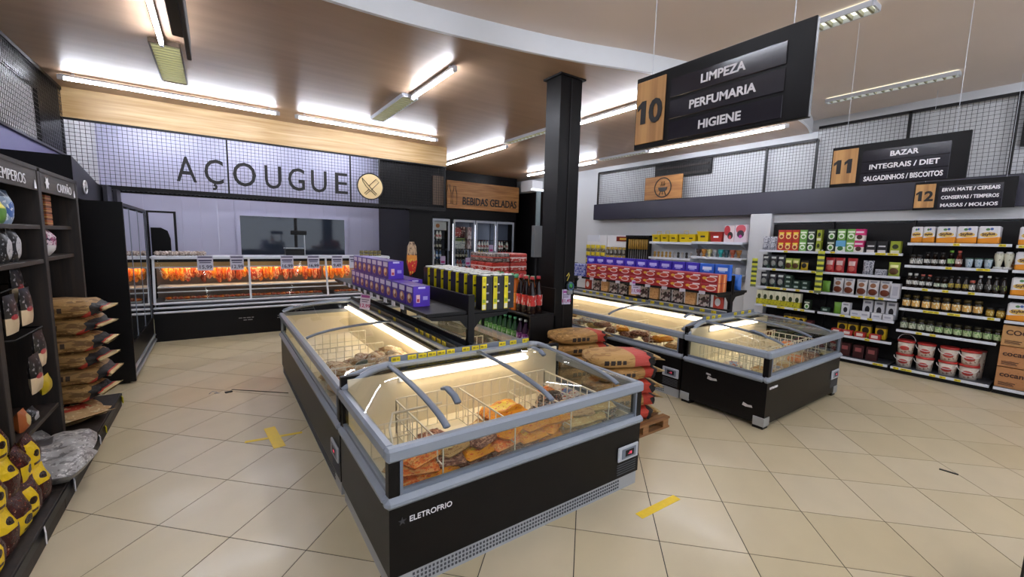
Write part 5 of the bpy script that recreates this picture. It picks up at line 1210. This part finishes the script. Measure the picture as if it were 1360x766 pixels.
    for y in (2.40, 2.26, 2.10, 1.92): put(b('ybk3', YBK, .125, .2), 11, y, z, 'yellow and black box', GX+.2); put(b('rwp', RWP, .13, .08), 11, y+.03, z, 'red and white pack in front', GX+.06)
    z = SZ[1][0]
    for y in (2.3, 2.13, 1.97): put(b('drd2', DRD, .13, .2), 10, y, z, 'dark red coffee pack')
    # bay three
    z = SZ[2][5]
    def paper(k, y, z, lab, w=.185):
        o = put(carton('paper%g' % w, w, .2, .225, TP, None, .014), k, y, z, lab, GX+.12, 'paper', 'paper_pack')
        ob('lettering', text_mesh('Stylus', .26*w, mat('paper_ink', '#4a2c22', .6), .001, 'CENTER', .002), (0, -.101, .11), 0, o, rot=(0, -.12, 0))
    for i, y in enumerate((1.635, 1.515, 1.345, 1.155, .962)): paper(25, y, z, 'white and orange paper roll pack', .115 if i < 1 else (.12 if i == 1 else .185))
    def lab(n, c, c2='#3a3a38'): return A(n, c, ('specks', 5, .58, 0, 2, c2))
    dk = mat('sauce_dark', '#20150f', .15); blk = mat('cap_black', '#1a1818', .4); wc = mat('cap_pale', '#c6c6c2', .4); rc = mat('cap_coral', '#b0564a', .4); gc = mat('cap_lime', '#6fa034', .4)
    white = lab('lab_white', '#cfcdc6'); z = SZ[2][4]
    J1 = jar('jar_black', .036, .15, dk, white, blk); B1 = bottle('b_white', .034, .19, dk, white, blk, .45, .12)
    Bg = bottle('b_green', .034, .22, dk, lab('lab_green', '#a9c48a', '#4f8a34'), gc, .45, .12); Br = bottle('b_red', .034, .22, mat('sauce_red', '#5a2016', .2), lab('lab_rw', '#cdbcb2', '#7a2a22'), rc, .45, .12)
    for y in (1.65, 1.585): put(J1, 24, y, z, 'black jar with white label', cat='jar')
    for y in (1.505, 1.43, 1.355): put(B1, 24, y, z, 'dark bottle with white label', cat='bottle')
    put(Bg, 24, 1.275, z, 'bottle with green cap', cat='bottle'); put(Br, 24, 1.20, z, 'bottle with red cap', cat='bottle')
    cup = turned('cup', [(.024, 0), (.03, .03), (.038, .115), (.038, .13)], [A('cup_blue', '#b9c6cf', ('specks', 6, .6, 0, 2, '#5a7f9a')), A('cup_blue', ''), mat('cup_lid', '#3c5a4c', .4)], 12)
    for y in (1.105, 1.02, .935): put(cup, 24, y, z, 'pale blue cup with dark lid', cat='cup')
    inv = turned('inv', [(.042, 0), (.042, .03), (.022, .032), (.03, .08), (.045, .15), (.04, .2), (.03, .205), (.028, .22)], [wc, wc, A('mayo', '#c9c8b4', ('specks', 6, .64, 0, 2, '#7a7868')), A('mayo', ''), A('mayo', ''), wc, wc], 12)
    for y in (.85, .77): put(inv, 24, y, z, 'upside-down white squeeze bottle', cat='bottle')
    can = turned('minican', [(.036, 0), (.036, .07)], lab('can_tan', '#b5805a', '#d8c09a'), 12)
    for j in range(2): put(can, 24, .765-.0, z+.0+j*.071, 'tan can ' + ('below', 'above')[j], GX+.18, 'can')
    z = SZ[2][3]
    S = [(1.66, 'bw', 'bottle with white cap'), (1.595, 'bw', 'bottle with white cap'), (1.525, 'br', 'bottle with coral cap'), (1.455, 'br', 'bottle with coral cap'), (1.375, 'bg', 'bottle with green edged label'), (1.305, 'bg', 'bottle with green edged label'),
         (1.24, 'by', 'slim bottle with yellow label'), (1.175, 'by', 'slim bottle with yellow label'), (1.105, 'by', 'slim bottle with yellow label'), (1.045, 'jw', 'small jar with white label'), (.98, 'bb', 'bottle with pale cap'), (.905, 'bb', 'bottle with pale cap'), (.84, 'bd', 'dark bottle'), (.775, 'bd', 'dark bottle')]
    MM = dict(bw=bottle('b_w', .032, .2, dk, white, wc, .5, .16), br=bottle('b_c', .032, .19, dk, white, rc, .5, .12), bg=bottle('b_g2', .033, .17, dk, lab('lab_wg', '#c4c9b8', '#4f7a44'), blk, .6, .1), by=bottle('b_y', .028, .19, dk, lab('lab_yel', '#a8923a', '#2a2a1a'), blk, .4, .1),
              jw=jar('j_w', .03, .15, dk, white, rc), bb=bottle('b_b', .032, .22, dk, lab('lab_bw', '#4a4844', '#c4c2ba'), wc, .4, .12), bd=bottle('b_d', .032, .21, dk, lab('lab_dk', '#38362c', '#8c9a4a'), blk, .4, .1))
    for y, k, l in S: put(MM[k], 23, y, z, l, cat='bottle')
    z = SZ[2][2]; ol = mat('olive_glass', '#1e180a', .14)
    JY = jar('j_y', .045, .19, ol, lab('lab_amber', '#cfa256', '#e4dcc0'), mat('cap_gold', '#4a3c18', .35, .4)); JG = jar('j_g', .037, .12, mat('gold_jar', '#8a6a1c', .15), lab('lab_gold', '#a8862e', '#d8c88a'), blk)
    for i in range(8): put(JY, 22, 1.66-i*.098+(.0 if i < 2 else -.01), z, 'olive jar with amber label', cat='jar')
    for y in (.855, .765): put(JG, 22, y, z, 'small golden jar', cat='jar')
    z = SZ[2][1]
    JW = jar('j_ow', .043, .175, ol, lab('lab_pale', '#b4b8a2', '#5a6a48'), mat('cap_olive', '#2c2812', .35, .4)); JL = jar('j_ol', .043, .165, ol, lab('lab_lime', '#a9b88a', '#4f7a34'), mat('cap_olive', '#2c2812', .35, .4))
    for i in range(11): put(JW if i < 4 else JL, 21, 1.655-i*.09, z, 'pickle jar with pale label', cat='jar')
    # buckets
    z = SZ[2][0]; bodym = A('bucket_print', '#cfc2b2', ('oval', .5, .5, .28, .2, '#b03a34'), ('specks', 6, .62, .1, .8, '#8a6a5a')); lidm = mat('bucket_lid', '#b3322c', .35); hw = mat('bucket_handle', '#d6d2d0', .4)
    cols = [(1.61, .10, 0), (1.395, .10, 0), (1.165, .095, .06), (.965, .095, 0)]
    BK = turned('bucket_body', [(.080, 0), (.092, .165)], bodym, 20); LD = turned('bucket_lid', [(.098, 0), (.098, .022), (.088, .028)], lidm, 20)
    hd = MB().tube([(.096*math.cos(a), -.02, -.07*math.sin(a)) for a in [PI*i/10 for i in range(11)]], .004, hw, 5).mesh('bucket_handle'); hu = MB().tube([(.096*math.cos(a), 0, .10*math.sin(a)) for a in [PI*i/10 for i in range(11)]], .004, hw, 5).mesh('bucket_handle')
    for i, (y, r, dx) in enumerate(cols):
        for j in range(2):
            t = thing('food_bucket', '%s white bucket with red lid from the left, %s of the two' % (ORD[i], ('lower', 'upper')[j]), 'bucket', (GX+.13, y, z+j*.195), FNX, 'red lidded buckets on the base shelf')
            ob('body', BK, parent=t); ob('lid', LD, (0, 0, .165), 0, t)
            if i == 0 and j == 1: ob('handle', hu, (0, 0, .18), 0, t)
            else: ob('handle', hd, (0, -.08, .16), 0, t)
    for j in range(1):
        t = thing('food_bucket', 'small bucket with pink lid standing behind the rightmost buckets', 'bucket', (GX+.30, .93, z), FNX, 'red lidded buckets on the base shelf')
        ob('body', turned('bucket_tall', [(.07, 0), (.08, .36)], bodym, 18), parent=t); ob('lid', turned('bucket_lid2', [(.085, 0), (.085, .02)], mat('bucket_lid_pink', '#a85a58', .4), 18), (0, 0, .36), 0, t)
    # bay four: paper packs and cartons
    for zi, sh in ((4, 4), (3, 3), (2, 2), (1, 1)):
        for i in range(3 if zi == 4 else 2): paper(30+sh, .62-i*.20, SZ[3][zi], 'white and orange paper roll pack')
    cm = [A('carton_plain', '#a9764a', ('specks', 9, .62, 0, 2, '#9a693f'), r=.75), A('carton_tan', '#b48856', ('specks', 9, .62, 0, 2, '#a87c4c'), r=.75)]
    for j, (z0, m, tx) in enumerate(((.09, 0, 'cocan'), (.355, 0, 'cocan'), (.62, 1, 'COC'))):
        for i in range(2):
            t = thing('carton_box', '%s brown carton from the floor, %s column of the fourth bay' % (ORD[j], ('left', 'right')[i]), 'box', (GX+.14, .50-i*.5, z0), FNX, 'brown cartons in the fourth bay')
            ob('carton', carton('ctn%d' % m, .44, .26, .255, cm[m]), parent=t)
            ob('lettering', text_mesh(tx, .085, mat('carton_ink', '#3a221a', .8), .002, 'LEFT', .002), (-.19, -.132, .14), 0, t)
            ob('small_print', MB().box(-.19, -.05, -.132, -.13, .06, .068, mat('carton_ink', '#3a221a', .8)).box(-.19, -.07, -.132, -.13, .045, .053, mat('carton_ink', '#3a221a', .8)).box(-.19, -.06, -.132, -.13, .03, .038, mat('carton_ink', '#3a221a', .8)), parent=t, kind='stuff')
            ob('hand_hole', MB().box(.04, .14, -.132, -.13, .02, .055, BLKM, .01), parent=t)
shelf_goods()

# ------------------------------------------------------------------ household shelves past the column
def wall_goods():
    for k, (z, y0, y1, lb) in enumerate(((1.83, 4.05, 5.10, 'upper white wall shelf right half with red box'), (1.81, 5.10, 6.15, 'upper white wall shelf left half with yellow crates'), (1.53, 4.05, 5.10, 'middle white wall shelf with coloured pots'), (1.47, 5.10, 6.15, 'middle white wall shelf with small figures'), (1.2, 4.05, 6.15, 'low white wall shelf behind the blue boxes'))):
        t = thing('wall_shelf', lb, 'shelf', (0, 0, 0), 0, 'white wall shelves')
        ob('board', MB().box(8.1, 8.5, y0, y1-.01, z-.03, z, WSH, .004), parent=t)
        ob('lip', MB().box(8.095, 8.105, y0, y1-.01, z-.045, z+.004, WSH, .002), parent=t)
        for y in (y0+.1, y1-.1): ob('bracket', MB().prism([(8.15, z-.03), (8.5, z-.03), (8.5, z-.15)], y-.008, y+.008, WSH), parent=t)
    yl = mat('yellow_plastic', '#d2b414', .35, vary=.06); rd = mat('red_plastic', '#a8302a', .35)
    def crate(y, w, h, m, lb, z, hand=False):
        t = thing('storage_crate', lb, 'crate', (8.25, y, z), FNX, 'plastic crates on the wall shelf')
        ob('bin', MB().add([(-w*.42, -.10, 0), (w*.42, -.10, 0), (w*.42, .10, 0), (-w*.42, .10, 0), (-w/2, -.12, h), (w/2, -.12, h), (w/2, .12, h), (-w/2, .12, h)], [(3, 2, 1, 0), (0, 1, 5, 4), (1, 2, 6, 5), (2, 3, 7, 6), (3, 0, 4, 7)], m), parent=t)
        ob('rim', MB().box(-w/2-.01, w/2+.01, -.13, -.115, h-.02, h, m, .004).box(-w/2-.01, w/2+.01, .115, .13, h-.02, h, m, .004).box(-w/2-.01, -w/2+.005, -.12, .12, h-.02, h, m).box(w/2-.005, w/2+.01, -.12, .12, h-.02, h, m), parent=t)
        ob('mark', MB().box(-w*.2, w*.2, -.116, -.111, h*.42, h*.58, TXTB if m == yl else TXTW), parent=t)
        if hand: ob('handle', MB().tube([(-w*.25, 0, h), (-w*.25, 0, h+.07), (w*.25, 0, h+.07), (w*.25, 0, h)], .006, m, 6), parent=t)
    for i, (y, w, h, hd) in enumerate(((6.0, .2, .16, True), (5.78, .2, .17, True), (5.56, .22, .17, False), (5.32, .2, .17, True), (5.08+.06, .2, .17, False))): crate(y, w, h, yl, '%s yellow plastic crate from the left on the wall shelf' % ORD[i], 1.811, hd)
    crate(4.88, .24, .21, yl, 'larger yellow tub beside the red tub', 1.831); crate(4.60, .25, .2, rd, 'red tub with white mark on the wall shelf', 1.831)
    ga = A('gift_print_red', '#c9b9bb', ('oval', .3, .7, .3, .3, '#b0343c'), ('oval', .62, .4, .26, .22, '#2a2426'), ('oval', .6, .3, .12, .12, '#c23a44')); gb = A('gift_print_pink', '#cbbcc4', ('oval', .5, .75, .42, .26, '#b8505a'), ('oval', .5, .48, .3, .22, '#3a2e36'), ('oval', .5, .34, .14, .1, '#b03a8a'))
    ob('gift_bag', carton('gifta', .2, .1, .32, ga), (8.22, 4.36, 1.831), FNX, None, 'red and white patterned gift box on the wall shelf, left one', 'box'); ob('gift_bag', carton('giftb', .22, .1, .33, gb), (8.22, 4.14, 1.831), FNX, None, 'pink and white patterned gift box on the wall shelf, right one', 'box')
    pots = [('#3a2622', 'dark brown'), ('#a8702a', 'amber'), ('#b5ac7a', 'cream'), ('#8a8a8c', 'grey'), ('#2f9a98', 'turquoise'), ('#24404a', 'dark teal'), ('#9a4a30', 'rust red'), ('#8a5a22', 'tan')]
    for i, (c, n) in enumerate(pots):
        ob('goblet', turned('goblet%d' % i, [(.032, 0), (.036, .02), (.02, .04), (.045, .08), (.055, .15), (.048, .15)], mat('goblet_%d' % i, c, .3), 14), (8.2, 4.98-i*.118, 1.531), 0, None, '%s goblet shaped pot on the middle wall shelf' % n, 'pot', 'coloured pots on the wall shelf')
    for i in range(10):
        c = ('#a8803a', '#8c6a34', '#2a2422', '#9a938c')[0 if i < 5 else 2 + i % 2]
        ob('figurine', turned('fig%s' % c, [(.022, 0), (.03, .03), (.018, .07), (.03, .095), (.018, .125)], mat('fig' + c, c, .4), 10), (8.2, 6.05-i*.1, 1.471), 0, None, '%s small figurine from the left on the middle wall shelf' % ORD[i], 'figurine', 'figurines on the wall shelf')
    for i, c in enumerate(('#c2bfc6', '#3a3a3e', '#b8b4ba', '#5a5a60', '#2f6fd0')):
        ob('kitchen_tin', turned('ktin%d' % i, [(.05, 0), (.05, .12), (.03, .14)], mat('ktin%d' % i, c, .3), 14), (8.22, 4.15+i*.16, 1.201), 0, None, ('white', 'black', 'pale grey', 'dark grey', 'bright blue')[i] + ' tin on the low wall shelf', 'tin', 'tins on the low wall shelf')
    # tool rack
    t = thing('tool_rack', 'tall black rack of barbecue tools beside the yellow crates', 'rack', (8.35, 6.6, 0), FNX)
    ob('frame', MB().box(-.34, -.31, -.1, 0, .1, 1.95, BLKM).box(.31, .34, -.1, 0, .1, 1.95, BLKM).box(-.34, .34, -.02, 0, .1, 1.95, BLKM).box(-.34, .34, -.12, 0, 1.9, 1.95, BLKM), parent=t)
    for i in range(9):
        x = -.26+i*.065; q = ob('skewer', MB().tube([(x, -.07, .75), (x, -.07, 1.62)], .010, mat('steel_dark', '#6b6a68', .3, .7), 6), parent=t); ob('skewer_handle', MB().tube([(x, -.07, 1.62), (x, -.07, 1.86)], .024, mat('handle_ochre', '#a07a30', .5, vary=.3, scale=30), 8), parent=q)
    # peg displays
    yp = A('peg_yellow', '#c2ab1e', ('band', 'z', 0, .45, '#5a4a26'), ('specks', 6, .62, 0, .5, '#c9c2a8')); bp = A('peg_brown', '#3c3128', ('band', 'z', .7, 1.1, '#a88a34'), ('oval', .5, .4, .3, .25, '#8d8a86'))
    t1 = thing('peg_board', 'white peg board with yellow carded goods right of the pillar', 'peg board', (8.44, 8.1, 0), FNX); ob('board', MB().box(-.36, .36, 0, .03, .3, 1.95, WHT), parent=t1); ob('topper', MB().box(-.34, .1, -.02, 0, 1.78, 1.95, WSH), parent=t1)
    t2 = thing('peg_board', 'white peg board with brown carded tools under a small red sign', 'peg board', (8.44, 7.3, 0), FNX); ob('board', MB().box(-.42, .42, 0, .03, .3, 1.95, WHT), parent=t2); ob('topper', MB().box(-.1, .32, -.02, 0, 1.80, 1.92, A('topper_red', '#7a2418', ('rect', .25, .95, .3, .7, '#c9a03a'))), parent=t2)
    for j in range(4):
        for i in range(4): ob('carded_item', pouch('pegy', .16, .17, .05, yp, 1), (8.40, 8.37-i*.18, 1.52-j*.19), FNX, None, 'yellow carded item, column %s from left, row %s from top' % (ORD[i], ORD[j]), 'carded goods', 'yellow carded goods on the peg board')
    for j in range(3):
        for i in range(6): ob('carded_item', pouch('pegb', .12, .2, .05, bp, 2), (8.40, 7.65-i*.135, 1.45-j*.22), FNX, None, 'brown carded tool, column %s from left, row %s from top' % (ORD[i], ORD[j]), 'carded goods', 'brown carded tools on the peg board')
wall_goods()

# ------------------------------------------------------------------ on the floor
def floor_bits():
    yt = mat('yellow_tape', '#e2c010', .45, vary=.12, scale=30)
    t = thing('tape_cross', 'yellow tape cross stuck on the floor of the left aisle', 'floor tape', (.335, 4.07, .0))
    ob('strip', MB().box(-.22, .22, -.02, .02, .0005, .0015, yt), (0, -.0, 0), -.12, t); ob('strip', MB().box(-.045, .045, -.23, .23, .0015, .0025, yt), (0, 0, 0), .08, t)
    ob('tape_strip', MB().box(-.2, .2, -.03, .03, .0005, .0015, yt), (2.385, 1.60, 0), -.03, None, 'yellow tape strip on the floor before the near freezer', 'floor tape')
    ob('floor_scuff', MB().box(-.055, .055, -.012, .012, .0005, .006, BLKM, .002), (4.77, .59, 0), PI/2+.1, None, 'short black bar lying on the floor tiles at right', 'debris')
    ob('floor_scuff', MB().box(-.035, .035, -.02, .02, .0005, .012, BLKM, .003), (.03, 5.53, 0), .2, None, 'small black piece lying on the floor of left aisle', 'debris')
    w = thing('wire_scrap', 'small bent wire scrap lying on the floor of left aisle', 'debris', (-.1, 5.56, 0))
    ob('wire', MB().tube([(-.05, 0, .005), (-.02, .03, .02), (.03, .01, .006), (.0, -.03, .012), (.05, -.02, .005)], .003, SILV, 5), parent=w)
    ob('cable', MB().tube([(.06, 5.60, .004), (.3, 5.40, .004), (.58, 5.16, .004)], .004, BLKM, 5), (0, 0, 0), 0, None, 'thin black cord along the floor to the long freezer', 'cord')
    s = thing('metal_stand', 'corner of a dark ribbed metal stand at the right edge', 'stand', (2.95, -.12, 0))
    ob('panel', MB().box(0, .5, -.3, .215, 0, .44, BLKM, .01), parent=s)
    for k in range(3): ob('rib', MB().box(-.008, 0, .215-.03-k*.09, .215-.01-k*.09, .02, .42, SILV), parent=s)
floor_bits()
